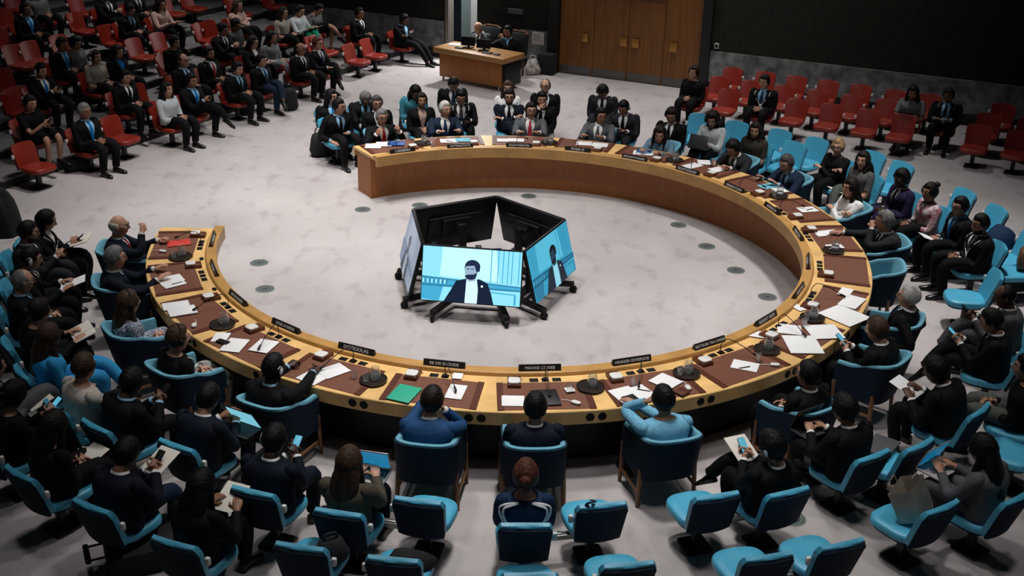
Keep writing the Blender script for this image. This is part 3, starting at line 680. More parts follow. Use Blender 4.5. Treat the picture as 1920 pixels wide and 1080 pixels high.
    if of[0] == 'S':
        sb = MB(); phs = np.linspace(RD(18), RD(162), 15)
        sb.loft([np.concatenate([tring(t, .009, phs), tring(t, .0, phs)[::-1]]) for t in (.0, .2, .4, .6, .75, .85, .91, .95)], 0)
        sb.loft([tring(t, i_, full) for t, i_ in ((.93, .004), (.965, .010), (1.0, .010), (1.05, .006), (1.05, .001))], c0=False, c1=False)
        sb.build('shirt', cloth(of[2]), nm, ang=60)
        for side, sh, el, wr, fd, n, tv, curl in hands: MB().tube([wr-fd*.06, wr-fd*.012], [.037, .038], 12).build('shirt_cuff', cloth(of[2]), nm)
        if of[3] != '-':
            ti = MB(); rr_ = []
            for t, w in ((.965, .020), (.945, .026), (.925, .017), (.88, .022), (.75, .030), (.6, .036), (.4, .042), (.2, .04)):
                c = tring(t, .012, [PI/2])[0]; c2 = tring(t, .020, [PI/2])[0]
                rr_.append(np.array([c+V3(-w, -.004, 0), c2+V3(-w*.5, 0, 0), c2+V3(w*.5, 0, 0), c+V3(w, -.004, 0), c+V3(w*.5, -.006, 0), c+V3(-w*.5, -.006, 0)]))
            ti.loft(rr_); ti.build('tie', cloth(of[3]), nm, ang=60)
        bot = of[4] if len(of) > 4 else of[1]
    else: bot = of[3] if len(of) > 3 else 'K'
    if bot != '-':
        tb_ = MB(); skirt = bot.startswith('~'); bm = cloth(bot.lstrip('~'))
        tb_.loft([tring(t, .012, full) for t in (-.085, -.05, .05, .15)])
        for side, hp, kn, an, ft in LG:
            pth = bez([hp-V3(0, .06, .01), hp, kn, an+(an-kn)*-.04], 7); rd = list(np.interp(np.linspace(0, 1, len(pth)), [0, .2, .62, .70, .8, 1], [.09, .098, .080, .078, .072, .060]))
            if skirt: pth = pth[:15]; rd = [r*1.12 for r in rd[:15]]
            rd = [r*(1+.025*math.sin(i*1.7+side*2)) for i, r in enumerate(rd)]
            tb_.tube(pth, rd, 12)
        tb_.build('skirt' if skirt else 'trousers', bm, nm, ang=60)
    for side, hp, kn, an, ft in LG:
        f = V3(side*.12, 1, 0) if ft is None else ft
        f = nrm(f); up_ = V3(0, 0, 1) if ft is None else nrm(V3(0, .5, 1)); up_ = nrm(up_-f*(up_@f)); w = np.cross(f, up_); sb = MB(); rg = []
        base = an-up_*.085
        for s_, hw, h_ in ((-.065, .022, .05), (-.055, .036, .085), (-.01, .038, .098), (.05, .036, .078), (.11, .044, .055), (.165, .042, .042), (.20, .028, .03), (.212, .010, .02)):
            rg.append(np.array([base+f*s_+w*x_*hw+up_*(y_*h_) for x_, y_ in ((-1, .0), (-1, .35), (-.75, .8), (0, 1), (.75, .8), (1, .35), (1, 0), (0, -.03))]))
        sb.loft(rg); sb.build('shoe', SHOE, nm, ang=50)
    # ---- small wearables
    if 'st' in ex:
        for sx in (-1, 1):
            for off in (0, 15): MB().tube(bez([tring(t, .030, [PI*1.5+sx*RD(w+off*f_)])[0] for t, w, f_ in ((.965, 22, .3), (.92, 34, 1), (.84, 48, 1), (.70, 50, 1), (.52, 44, 1))], 5), .0105, 6).build('stripe', cloth('W'), nm)
    if 'g' in ex:
        gb = MB()
        for sx in (-1, 1):
            gb.tube([hc+RH@V3(sx*.034+.024*math.cos(a), .112-.010*abs(math.cos(a))*(1 if sx*math.cos(a) > 0 else 0), .018+.018*math.sin(a))*HS for a in np.linspace(0, 2*PI, 13)], .0035, 5)
            gb.tube([hc+RH@V3(sx*.060, .102, .024)*HS, hc+RH@V3(sx*.088, .03, .022)*HS, hc+RH@V3(sx*.090, -.02, .012)*HS], .0032, 5)
        gb.tube([hc+RH@V3(-.011, .114, .022)*HS, hc+RH@V3(.011, .114, .022)*HS], .003, 5); gb.build('eyeglasses', GLS, nm)
    if 'e' in ex or 'E' in ex:
        sx = 1 if 'e' in ex else -1
        MB().sph(hc+RH@V3(sx*.100, -.01, -.005)*HS, (.014, .022, .040), 10, 6, 0, RH).tube([hc+RH@V3(sx*.098, .0, .03)*HS, hc+RH@V3(sx*.094, -.025, .045)*HS, hc+RH@V3(sx*.09, -.045, .02)*HS], .006, 6).build('earpiece', WHITEP, nm)
    if 'h' in ex:
        hb = MB(); hb.tube([hc+RH@V3(.096*math.cos(a), -.01, .145*math.sin(a))*HS for a in np.linspace(0, PI, 13)], .007, 6)
        for sx in (-1, 1): hb.sph(hc+RH@V3(sx*.098, -.005, -.005)*HS, (.02, .03, .038), 10, 6, 0, RH)
        hb.build('headphones', WHITEP if 'hw' in ex else BLK, nm)
    if 'l' in ex:
        lb = MB()
        for sx in (-1, 1):
            pts = [tring(t, .034, [PI/2+sx*RD(w)])[0] for t, w in ((.95, 60), (.85, 32), (.65, 18), (.4, 4))]; lb.tube(pts, .006, 5)
        c = tring(.33, .036, [PI/2])[0]; lb.rbox(c, (.06, .006, .09), .003); lb.build('lanyard', cloth('SB' if 'lb' in ex else 'W'), nm)
    # ---- put in the world
    z = hc[2]; zb = 0.
    if zfun is not None: zb, xy = zfun(px, py, z, hc[1])
    else:
        q = P(px, py, z)
        if face is None: face = math.atan2(-q[1], -q[0])
        xy = q[:2]
    f2 = V3(math.cos(face), math.sin(face), 0)
    root = np.array([xy[0], xy[1], 0])-f2*hc[1]; root[2] = zb
    nm.location = tuple(root); nm.rotation_euler = (0, 0, face-PI/2)
    Rw = rotz(face-PI/2)
    mid = sum(h[3]+h[4]*.06 for h in hands)/2; rh = hands[0][3]+hands[0][4]*.06
    rec = dict(px=px, py=py, root=root, face=face, short=short, W=lambda p: Rw@np.asarray(p, float)+root, mid=mid, rh=rh, lh=hands[1][3]+hands[1][4]*.06, hc=hc, Rw=Rw, Rx=lambda a: Rw@rotx(a))
    PEOPLE.append(rec)
    held(ex, rec)
    return rec
def held(ex, r):
    W_, sh = r['W'], r['short']; rz = r['face']-PI/2
    fits = lambda s: ' '.join(s.split()[:16])
    for e in ex:
        if e in ('p', 'pc'):
            c = W_(r['mid']+V3(0, .045, .035)); t = thing('phone', fits('phone held by the '+sh), 'phone', tuple(c), 0)
            R = r['Rx'](RD(-32+70)); m = MB(); m.rbox((0, 0, 0), (.075, .155, .010), .004, R=R, rh=.012); m.build('casing', BLK, t)
            m = MB(); m.rbox(R@V3(0, 0, .0058), (.068, .145, .0015), .0005, R=R, rh=.008); m.build('screen', mat('phone_screen_lit', (.12, .52, .72), .3, emis=.75) if e == 'pc' else BLK, t)
        if e in ('P', 'n', 'Pc', 'P2'):
            c = W_(r['mid']+V3(0, .06, .0)); R = r['Rx'](RD(18))
            if e == 'n':
                t = thing('notebook', fits('open notebook on the lap of the '+sh), 'notebook', tuple(c)); 
                for sx in (-1, 1): MB().rbox(R@V3(sx*.088, 0, .0), (.17, .24, .012), .003, R=R@np.array([[math.cos(sx*.12), 0, -math.sin(sx*.12)], [0, 1, 0], [math.sin(sx*.12), 0, math.cos(sx*.12)]])).build('page', PAPERC, t)
            else:
                o = MB().rbox((0, 0, 0), (.22, .30, .004), .001, R=R).build('paper_sheet', PAPER if e != 'Pc' else PAPERC, loc=tuple(c)); tag(o, fits('paper held on the lap of the '+sh), 'paper')
        if e in ('L', 'Lg', 'Lb'):
            c = W_(V3(0, r['mid'][1]+.02, .615)); t = thing('laptop', fits('open laptop on the lap of the '+sh), 'laptop', tuple(c), rz)
            lid = STEEL if e == 'L' else mat('dark_laptop', (.035, .037, .04), .4) if e == 'Lg' else mat('pale_laptop', (.42, .38, .37), .5)
            MB().rbox((0, 0, .0), (.34, .235, .018), .004).build('base', lid, t)
            m = MB()
            for i in range(5):
                for j in range(11): m.rbox((-.145+j*.029, .085-i*.026, .0105), (.023, .02, .003), .001, n=2)
            m.build('keyboard', BLK if e != 'Lb' else mat('pale_keys', (.5, .46, .45), .6), t)
            R = rotx(RD(22 if e != 'L' else 22)); k0 = V3(0, .118, .008); m = MB(); m.rbox(k0+R@V3(0, .004, .115), (.34, .008, .23), .003, R=R); m.build('lid', lid, t)
            m = MB(); m.rbox(k0+R@V3(0, -.0015, .118), (.318, .002, .20), .0006, R=R); m.build('screen', mat('laptop_screen_blue', (.02, .25, .48), .3, emis=.7) if e == 'L' else mat('laptop_screen_dim', (.02, .03, .025), .25) if e == 'Lg' else mat('laptop_screen_blue2', (.01, .22, .42), .3, emis=.5), t)
        if e == 'Lt':
            c = W_(V3(.16, .50, .62)); t = thing('laptop', fits('bright tablet screen propped before the '+sh), 'laptop', tuple(c), rz); R = rotx(RD(30))
            MB().rbox(R@V3(0, .004, .11), (.33, .008, .24), .003, R=R).build('lid', BLK, t); MB().rbox(R@V3(0, -.0015, .11), (.315, .002, .225), .0006, R=R).build('screen', mat('tablet_screen_lit', (.22, .62, .76), .3, emis=.85), t)
            MB().rbox((0, -.11, -.012), (.33, .22, .012), .004).build('base', BLK, t)
        if e == 'tb':
            c = W_(r['mid']+V3(0, .03, .02)); R = r['Rx'](RD(35)); o = MB().rbox((0, 0, 0), (.27, .19, .010), .003, R=R).build('tablet', BLK, loc=tuple(c)); tag(o, fits('dark tablet held by the '+sh), 'tablet')
        if e == 'cd':
            c = W_(r['mid']+V3(0, .05, .03)); R = r['Rx'](RD(40)); o = MB().rbox((0, 0, 0), (.14, .1, .004), .001, R=R).build('card', PAPER, loc=tuple(c)); tag(o, fits('small white card held by the '+sh), 'card')
        if e == 'pen':
            for nm_, c in (('pen', W_(r['rh']+V3(0, .0, .03))),):
                R = r['Rx'](RD(50)); o = MB().tube([R@V3(0, 0, -.06)+c, R@V3(0, 0, .07)+c], .005, 6).build('pen', BLK); tag(o, fits('pen in the right hand of the '+sh), 'pen')
# ------------------------------------------------------------------ who sits where
def ring_z(px, py, z, hy): q = P(px, py, z); return 0., q[:2]
def tier_z(px, py, z, hy):
    zz = z
    for _ in range(40):
        q = P(px, py, zz); d = max(0, (q-TP0)@TN+hy*1.0); zz = z+RISE/STEP*d
    k = int(round(d/STEP)); q = P(px, py, z+RISE*k); e = (q-TP0)@TN+hy-k*STEP; q = q-TN*(e-max(-.08, min(.08, e))); return RISE*k, q[:2]
def wall_z(px, py, z, hy):
    q = P(px, py, z); n = V3(.476, .88, 0); d = (q-V3(4.23, 7.92, 0))@n+hy; k = max(0, min(2, round(d/.95))); e = d-k*.95; q = q-n*(e-max(-.06, min(.06, e))); return 0., q[:2]
QF = math.atan2(-.88, -.476)
ROWS = []
def add(K, px, py, pose, legs, lyp, outfit, hair, sk, ex, label, short, fo=0, hook=1):
    f = None; zf = ring_z
    if K == 'R': f = TF; zf = tier_z
    elif K == 'Q': f = QF; zf = wall_z
    elif K == 'D': f = DR-PI/2
    q = P(px, py, 1.03)
    if f is None: f = math.atan2(-q[1], -q[0])
    f += RD(fo)
    r = person(px, py, f, pose, legs, *lyp, outfit, hair, sk, ex, label, short, zf); r['K'] = K
    fw = V3(math.cos(f), math.sin(f), 0)
    if K in 'APRQ':
        kind = {'Q': 'R'}.get(K, K); nm_ = {'A': 'blue armchair', 'P': 'blue pedestal chair', 'R': 'red gallery chair'}[kind]
        c = r['root']+fw*(.15 if K == 'A' else .06 if K == 'P' else .03)
        r['chair'] = place(kind, c[:2], f, ' '.join((nm_+' under the '+short).split()[:16]), r['root'][2], hook)
    if short == 'light blue jacket': r['chair'].location += Vector((.03, .01, 0))
    return r
SEAT = {}
def D(k, *a, **kw): SEAT[k] = add('A', *a, **kw)
# delegates at the table, from its far end round to the near-left end
D(0, 716, 220, 'raise_', 'd', (6, 0, 4), 'S,K,W,R', 'gs', 'b', 'g', 'person in black suit and bright red tie speaking with both hands raised', 'speaker with raised hands')
D(1, 833, 205, 'desk', 'd', (2, 25, 2), 'S,PB,W,NT', 'ws', 'a', '', 'person in navy suit looking aside, a light blue folder on the table before them', 'navy suit beside the speaker')
D(2, 995, 207, 'desk', 'd', (2, 12, 2), 'S,G,W,R2', 'ds', 'a', 'g,M', 'person in light grey suit and red tie at the far table edge', 'grey suit with red tie')
D(3, 1124, 217, 'desk', 'd', (6, 35, 6), 'S,G,W,G', 'ks', 'b', 'g', 'person in shiny grey suit and glasses at the far table edge', 'shiny grey suit with glasses')
D(4, 1235, 250, 'write', 'd', (20, 20, 18), 'J,DN,l,K', 'dl', 'a', 'f', 'person in blue denim jacket leaning over a glowing tablet', 'denim jacket')
D(5, 1375, 278, 'write', 'd', (22, 0, 22), 'S,C,W,DG', 'km', 'b', 'g,pen', 'person in charcoal suit and glasses bending over papers to write at the table', 'charcoal suit writing')
D(6, 1475, 306, 'desk', 'd', (16, 5, 16), 'S,PB,SB,NT', 'ss', 'a', 'g', 'person in blue suit and glasses reading a pale blue sheet at the table', 'blue suit reading')
D(7, 1595, 352, 'cross', 'd', (4, 5, 4), 'T,W,l,W', 'dl1', 'a', 'f', 'person in white jumper sitting with folded arms at the table', 'white jumper')
D(8, 1660, 415, 'deskl', 'd', (10, -10, 6), 'S,C,W,K', 'gs', 'b', '', 'person in charcoal suit resting a cheek on one hand at the right table edge', 'charcoal suit resting cheek on hand')
D(10, 1705, 556, 'side', 'd', (-10, 0, 4), 'S,K,W,NT', 'ws', 'a', 'g', 'person in black suit and glasses leaning back in an armchair at the right', 'black suit leaning back')
D(11, 1645, 618, 'phone', 'd', (8, 0, 16), 'S,K,W,K', 'ns', 'a', 'pc', 'person in black suit tapping a lit phone at the right table edge', 'delegate with lit phone')
D(12, 1517, 702, 'lap', 'd', (2, 15, 4), 'S,K,W,K', 'ks', 'b', 'g', 'person in black suit and glasses sitting low at the near-right table curve', 'black suit at near-right curve')
D(13, 1245, 750, 'ear', 'd', (7, 10, 6), 'J,LB,l,K', 'ks', 'b', '', 'person in light blue jacket holding a hand to the left ear', 'light blue jacket')
D(14, 1003, 764, 'lap', 'd', (3, -4, 8), 'S,N,W,K', 'ks', 'b', '', 'person in dark navy suit seen from behind at the middle of the near edge', 'navy suit at near middle')
D(15, 808, 752, 'chin', 'd', (13, -12, 10), 'S,B,W,K', 'ds', 'b', '', 'person in bright blue suit resting the chin on one hand', 'bright blue suit')
D(16, 512, 690, 'write', 'd', (5, -4, 12), 'S,K,SB,K', 'ks', 'e', 'e,pen', 'person in black suit with a white earpiece writing at the near-left curve', 'writer with white earpiece')
D(17, 332, 634, 'lap', 'd', (2, -10, 8), 'T,K,s,BWF', 'ns', 'a', 'f,h,l', 'person in black short-sleeved top and patterned skirt wearing headphones', 'black top and patterned skirt')
D(18, 240, 568, 'lap', 'd', (0, 5, 6), 'T,PAT,l,PAT', 'nl', 'a', 'f,h', 'person in navy and white patterned dress at the left table curve', 'navy patterned dress')
D(19, 215, 484, 'desk', 'd', (2, 5, 4), 'S,N,W,NT', 'gs', 'a', 'g', 'person in navy suit and glasses with both hands on the left table edge', 'navy suit with hands on table')
D(20, 222, 424, 'face', 'd', (2, 5, 4), 'S,N,W,R', 'wb', 'a', 'g', 'person in navy suit and red tie with a raised hand at the left table end', 'navy suit with red tie')
# second and third rings, far side
B = lambda *a, **k: add('P', *a, **k)
B(620, 182, 'lap', 'd', (4, 25, 2), 'S,K,SB,BT', 'kl1', 'a', 'g', 'person in black suit, glasses and bright blue tie behind the far-left table end', 'blue tie at far-left table end')
B(634, 200, 'hang', 'd', (10, 20, 4), 'S,K,SB,K', 'ks', 'b', 'g', 'person in black suit and light blue shirt leaning with one arm hanging down', 'black suit with hanging arm', fo=10)
B(685, 184, 'phone', 'd', (14, 0, 38), 'S,K,SB,K', 'gs', 'c', 'p', 'person in black suit bowing the head over a phone behind the speaker', 'bowed black suit behind the speaker')
B(707, 194, 'lap', 'd', (2, -5, 6), 'S,K,W,NT', 'ss', 'b', 'g', 'person in black suit and glasses directly behind the speaker with raised hands', 'glasses behind the speaker')
B(778, 172, 'lap', 'd', (12, 5, 34), 'T,TP,l,K', 'kl1', 'c', 'f', 'person in teal patterned blouse with bowed head', 'teal blouse')
B(790, 188, 'lap', 'd', (2, 0, 4), 'S,K,PK,-', 'dn1', 'b', 'f', 'person in black jacket over a pale pink blouse', 'pale pink blouse')
B(850, 158, 'lap', 'd', (10, 0, 34), 'S,K,W,NT', 'ks', 'c', '', 'person in black suit with bowed head in the rear far row left of centre', 'bowed black suit in rear far row')
B(864, 182, 'read', 'd', (6, 0, 22), 'S,K,W,DG', 'ks', 'b', 'g,l,tb', 'black-suited person with white lanyard looking down at a tablet in the far row', 'lanyard and tablet')
B(952, 166, 'lap', 'd', (2, 0, 2), 'T,W,l,K', 'nl', 'a', 'f', 'person in white top half hidden in the rear far row', 'white top in rear far row')
B(955, 182, 'cross', 'cr', (2, 0, 4), 'S,N,W,K', 'ds', 'a', 'g,B', 'person in navy suit and glasses with crossed arms in the far row', 'navy suit with crossed arms')
B(1023, 162, 'lap', 'd', (2, -10, 2), 'S,K,W,K', 'dr', 'a', 'g', 'person in black suit and glasses in the rear far row behind the grey suit', 'glasses in rear far row')
B(1015, 186, 'chinlap', 'd', (4, 10, 8), 'S,K,W,K', 'ks', 'b', '', 'black-suited person leaning a cheek on one hand behind the grey suit', 'cheek on hand behind grey suit')
B(1130, 172, 'lap', 'd', (10, 0, 36), 'S,C,W,K', 'km', 'd', '', 'person in charcoal suit with bowed head in the rear far row', 'bowed charcoal suit')
B(1170, 202, 'read', 'd', (8, -5, 26), 'S,C,W,K', 'ks', 'c', 'E,cd', 'person in charcoal suit with an earpiece reading a small card', 'charcoal suit with card')
B(1258, 217, 'lap', 'd', (4, 10, 16), 'S,K,W,K', 'dm', 'b', 'g', 'person in black suit and glasses beside an empty blue chair in the far row', 'black suit beside empty blue chair')
B(1335, 224, 'type', 'd', (6, 10, 18), 'T,LG,l,K', 'dc', 'b', 'f,Lg', 'person in light grey blouse with a black laptop', 'light grey blouse')
B(1415, 244, 'lap', 'd', (2, 20, 10), 'T,OL,s,K', 'dl1', 'b', 'f', 'person in an olive short-sleeved top in the far right row', 'olive top')
B(1570, 275, 'cross', 'd', (2, 25, 4), 'T,K,l,K', 'yn', 'a', 'f,g', 'person in black top and glasses with folded arms in the far right row', 'black top with folded arms')
B(1617, 300, 'lap', 'cr', (2, 25, 4), 'T,DOT,s,OG', 'dl', 'a', 'f,n', 'person in grey tee and green trousers with a notebook', 'grey tee and green trousers')
B(1690, 335, 'lap', 'd', (4, 10, 10), 'S,PU,W,K', 'km', 'e', 'f', 'person in purple blazer and white blouse', 'purple blazer')
B(1743, 360, 'lap', 'd', (2, 15, 6), 'T,FLO,l,K', 'kn', 'c', 'f,e', 'person in floral blouse with a white earpiece', 'floral blouse')
B(1800, 387, 'lap', 'd', (4, 15, 8), 'S,K,SB,BT', 'ks', 'b', 'g,e,P', 'person in black suit, bright blue tie and white earpiece in the right row', 'blue tie with earpiece')
B(1838, 420, 'lap', 'd', (4, 15, 8), 'S,K,W,G', 'ks', 'c', 'B,l', 'person in black suit and grey tie with lanyard, clasping both hands', 'grey tie with lanyard')
B(1885, 556, 'phone', 'cr', (8, 5, 16), 'S,DG,W,K', 'kr', 'd', 'p', 'person in dark grey suit with crossed legs at the right edge', 'grey suit at right edge')
B(1860, 602, 'phone', 'cr', (8, 5, 20), 'S,K,W,K', 'ks', 'b', 'pc', 'black-suited person with crossed legs tapping a blue phone', 'black suit with blue phone')
B(1757, 694, 'read', 'd', (22, 10, 20), 'S,K,W,K', 'km', 'd', 'P', 'person in black suit leaning over large papers on the lap', 'black suit over large papers')
B(1585, 768, 'type', 'd', (10, 5, 16), 'S,K,W,K', 'km', 'b', 'Lg', 'person in black suit typing on a dark laptop in the near right row', 'typist with dark laptop')
B(1452, 838, 'phone', 'cr', (-6, 20, 22), 'S,K,W,K', 'km', 'b', 'E,pc,Pc', 'person holding a phone over a notebook on crossed legs in the near right row', 'phone and notebook holder')
B(1845, 842, 'type', 'd', (8, 10, 18), 'T,G,l,G', 'kl', 'b', 'f,Lb', 'person in grey blouse using a pale laptop', 'grey blouse with laptop')
# near ring, left to right
B(85, 414, 'phone', 'd', (4, 10, 20), 'S,K,W,-', 'kl1', 'b', 'f,l,p,n', 'person in black jacket and lanyard looking at a phone beside the table end', 'black jacket with lanyard')
B(52, 436, 'phone', 'd', (2, 10, 12), 'S,C,W,G', 'ks', 'b', 'g,B,p', 'person in charcoal suit and glasses holding a phone near the left edge', 'charcoal suit at left')
B(57, 486, 'read', 'd', (4, 10, 14), 'S,K,W,K', 'ks', 'b', 'e,P', 'person in black suit with earpiece and white paper on the lap', 'black suit with white paper')
B(42, 528, 'lap', 'd', (2, 15, 8), 'S,K,SB,NT', 'gr', 'a', 'g', 'person in black suit, light blue shirt and glasses near the left edge', 'light blue shirt at left')
B(72, 584, 'read', 'd', (6, 10, 14), 'T,K,l,K', 'dn1', 'a', 'f,n', 'person in black with an open notebook in the left row', 'black outfit with notebook')
B(92, 632, 'lap', 'cl', (2, 15, 8), 'T,BS,l,BS', 'nl', 'a', 'f', 'person in bright blue trouser suit with crossed legs', 'bright blue trouser suit')
B(158, 690, 'cross', 'd', (4, 15, 12), 'T,BG,l,K', 'ns', 'a', '', 'person in beige knitted sweater with folded arms', 'beige sweater')
B(247, 718, 'phone', 'd', (14, 10, 22), 'S,K,SB,K', 'ks', 'd', 'g,p', 'person in black suit and glasses holding a black phone in the near left row', 'black suit with black phone')
B(392, 748, 'type', 'd', (16, 10, 30), 'S,N,W,K', 'ks', 'c', 'E,Lt', 'navy-suited person bent behind a bright tablet screen', 'navy suit with bright tablet')
B(515, 826, 'phone', 'd', (8, 5, 26), 'S,N,W,N', 'ks', 'e', 'E,pc', 'person in dark navy suit with bowed head and a blue-lit phone', 'navy suit with blue-lit phone')
B(655, 868, 'type', 'd', (-2, 5, 14), 'T,FUR,l,K', 'nl', 'a', 'f,L', 'person in olive fur coat with a laptop', 'fur coat')
B(985, 892, 'lap', 'd', (-5, -4, 16), 'J,NT,l,K', 'rn1', 'b', 'f,st', 'person in navy jacket with white shoulder stripes', 'striped navy jacket')
# outer ring, left
B(25, 742, 'phone', 'd', (6, 12, 22), 'T,K,l,K', 'kn1', 'b', 'f,pc', 'person in black tapping a cyan phone at the left edge', 'black outfit with cyan phone')
B(-14, 690, 'lap', 'cr', (2, 10, 8), 'S,G,SB,G', 'ds', 'a', 'n', 'person in grey suit cut off by the left edge, legs crossed', 'grey suit at left edge')
B(102, 800, 'lap', 'd', (8, 12, 20), 'T,K,l,K', 'dl1', 'b', 'f,Pc', 'person in black holding a folded paper at the lower left', 'black outfit with folded paper')
B(238, 852, 'phone', 'd', (12, 8, 30), 'S,N,W,B,PB', 'ks', 'c', 'p,Pc', 'person in navy suit bowed over a black phone at the lower left', 'navy suit with black phone')
B(378, 912, 'read', 'd', (10, 6, 26), 'T,K,l,K', 'kl', 'c', 'f,Pc', 'person in black holding a pale sheet at the lower left', 'black outfit with pale sheet')
B(1925, 690, 'lap', 'd', (2, 0, 6), 'T,K,l,OG', 'ks', 'b', '', 'person in olive trousers cut off by the right edge', 'olive trousers', fo=10)
# stepped gallery at upper left
T = lambda *a, **k: add('R', *a, **k)
T(143, 206, 'lap', 'd', (0, -5, 4), 'S,K,SB,BT', 'gs', 'c', 'g', 'person in dark suit, glasses and blue tie in the front gallery row', 'glasses and blue tie in gallery')
T(-4, 296, 'lap', 'd', (4, 0, 8), 'S,K,W,K', 'ks', 'b', '', 'black-suited person at the left edge beside the nearest red chair', 'black suit at left gallery edge')
T(91, 200, 'phone', 'd', (4, -5, 14), 'T,K,s,~K', 'ds', 'b', 'f,p', 'person in black dress looking at a phone in the gallery', 'black dress')
T(312, 168, 'lap', 'd', (-4, 0, 2), 'J,LG,l,K', 'kl', 'b', 'f', 'person in white jacket in the front gallery row', 'white jacket')
T(350, 150, 'phone', 'cr', (2, -5, 8), 'S,K,SB,BT', 'ks', 'c', 'p', 'person in black suit and blue tie with crossed legs beside the white jacket', 'crossed legs beside white jacket')
T(381, 120, 'lap', 'd', (2, 0, 2), 'S,K,SB,K', 'dr', 'b', 'g', 'person in black suit and glasses in the second gallery row', 'glasses in second gallery row')
T(411, 104, 'lap', 'd', (2, 0, 4), 'S,K,W,R', 'ks', 'c', 'B', 'dark-suited person with red tie in the gallery', 'red tie in gallery')
T(440, 128, 'lap', 'd', (6, 0, 14), 'S,K,SB,K', 'ks', 'b', '', 'person in black suit and light blue shirt in the front gallery row', 'light blue shirt in gallery')
T(478, 112, 'lap', 'cl', (4, 0, 8), 'S,K,SB,NT,PB', 'ks', 'b', '', 'person in black jacket and blue jeans in the front gallery row', 'blue jeans')
T(240, 146, 'lap', 'd', (4, -4, 12), 'S,K,W,K', 'ks', 'b', '', 'dark-suited person with white shirt on the second gallery step', 'white shirt on second step')
T(171, 106, 'lap', 'd', (2, -4, 6), 'T,TA,s,K', 'dn1', 'b', 'f,h,hw', 'person in beige top wearing white headphones', 'beige top with headphones')
T(220, 98, 'lap', 'd', (2, 0, 8), 'S,K,BT,-', 'dl1', 'b', 'f', 'person in black jacket and blue blouse in the gallery', 'blue blouse')
T(116, 84, 'lap', 'd', (6, 0, 10), 'S,K,SB,BT', 'ks', 'c', '', 'dark-suited person with blue tie leaning forward beside an empty red chair', 'leaning dark suit')
T(148, 82, 'lap', 'd', (4, 0, 18), 'T,GP,l,K', 'kn1', 'b', 'f', 'person in grey patterned top looking down in the gallery', 'grey patterned top')
T(69, 132, 'phone', 'd', (4, 0, 10), 'S,K,W,BT', 'ks', 'b', 'e,p', 'person in dark suit with earpiece and phone near the left gallery edge', 'earpiece near left gallery edge')
T(46, 18, 'lap', 'd', (2, 0, 4), 'S,K,SB,BT', 'ks', 'c', '', 'dark-suited person with blue tie at the upper left corner', 'blue tie at upper left')
T(93, -12, 'lap', 'd', (2, 0, 4), 'T,GP,l,K', 'ks', 'b', '', 'person in grey patterned shirt cut off by the top edge', 'grey patterned shirt')
T(178, -12, 'phone', 'd', (2, 0, 8), 'S,K,W,K', 'ks', 'b', '', 'person in black suit and white shirt cut off by the top edge', 'white shirt at top edge')
T(238, 18, 'lap', 'd', (8, 0, 22), 'S,K,SB,K', 'ks', 'b', '', 'person in black suit bending the head in the upper gallery', 'bent head in upper gallery')
T(272, -14, 'lap', 'd', (2, 0, 4), 'S,K,LG,K', 'ks', 'b', '', 'dark-suited person with clasped hands at the top edge', 'clasped hands at top edge')
T(318, 10, 'read', 'd', (2, -4, 12), 'J,PK,l,K', 'dl1', 'b', 'f,Pc', 'person in pale pink blazer reading in the upper gallery', 'pale pink blazer')
T(338, 80, 'lap', 'd', (6, -4, 16), 'T,K,l,K', 'kn1', 'b', 'f', 'dark-dressed person bending forward beside two red chairs', 'bending dark outfit')
T(409, 42, 'lap', 'd', (4, 0, 24), 'T,DG,s,K', 'ks', 'c', '', 'person in dark grey tee looking down in the gallery', 'dark grey tee')
T(449, 60, 'phone', 'd', (6, 0, 16), 'S,K,W,K', 'ks', 'b', '', 'black-suited person looking down beside an empty red chair in the gallery', 'black suit looking down')
T(474, 14, 'cross', 'd', (2, 0, 4), 'T,PK,l,K', 'nl1', 'a', 'f', 'person in pinkish blouse with folded arms in the upper gallery', 'pinkish blouse')
T(503, 84, 'read', 'd', (2, 0, 10), 'S,K,W,-', 'dl1', 'a', 'f,g,P', 'person in black jacket and glasses holding a sheet in the gallery', 'black jacket with sheet')
T(537, 74, 'lap', 'd', (2, 0, 8), 'J,G2,l,G2', 'dl1', 'b', 'f', 'person in light grey jacket in the gallery', 'light grey jacket')
T(561, 92, 'lap', 'd', (4, 0, 8), 'S,K,W,K', 'kb', 'c', 'g', 'person in black suit and glasses clasping hands in the front gallery row', 'black suit in front gallery row')
T(595, 82, 'knees', 'cl', (0, 0, 2), 'S,K,W,NT', 'rs', 'a', 'g', 'person in black suit and glasses with crossed legs, hands on knees', 'hands on knees')
T(530, 24, 'lap', 'd', (2, 0, 6), 'T,TA,s,K', 'dl1', 'b', 'f,Pc', 'person in cream top in the rear gallery', 'cream top')
T(562, 20, 'read', 'cl', (4, 0, 18), 'T,LG,l,GR', 'ds', 'b', 'Pc', 'person in pale shirt and bright green trousers', 'green trousers')
T(638, 22, 'lap', 'cr', (16, 0, 30), 'T,GP,l,~K', 'ks', 'b', 'f', 'person in grey dress bending forward at the rear', 'grey dress')
T(695, 28, 'lap', 'd', (2, 0, 4), 'S,K,W,K', 'ks', 'c', 'g', 'person in black suit and white shirt near the marble wall', 'white shirt near marble wall')
add('R', 749, 36, 'cross', 's', (2, 0, 22), 'S,K,SB,-', 'ks', 'd', 'g', 'person in black suit and pale blue shirt with folded arms before the marble wall', 'folded arms before marble wall')
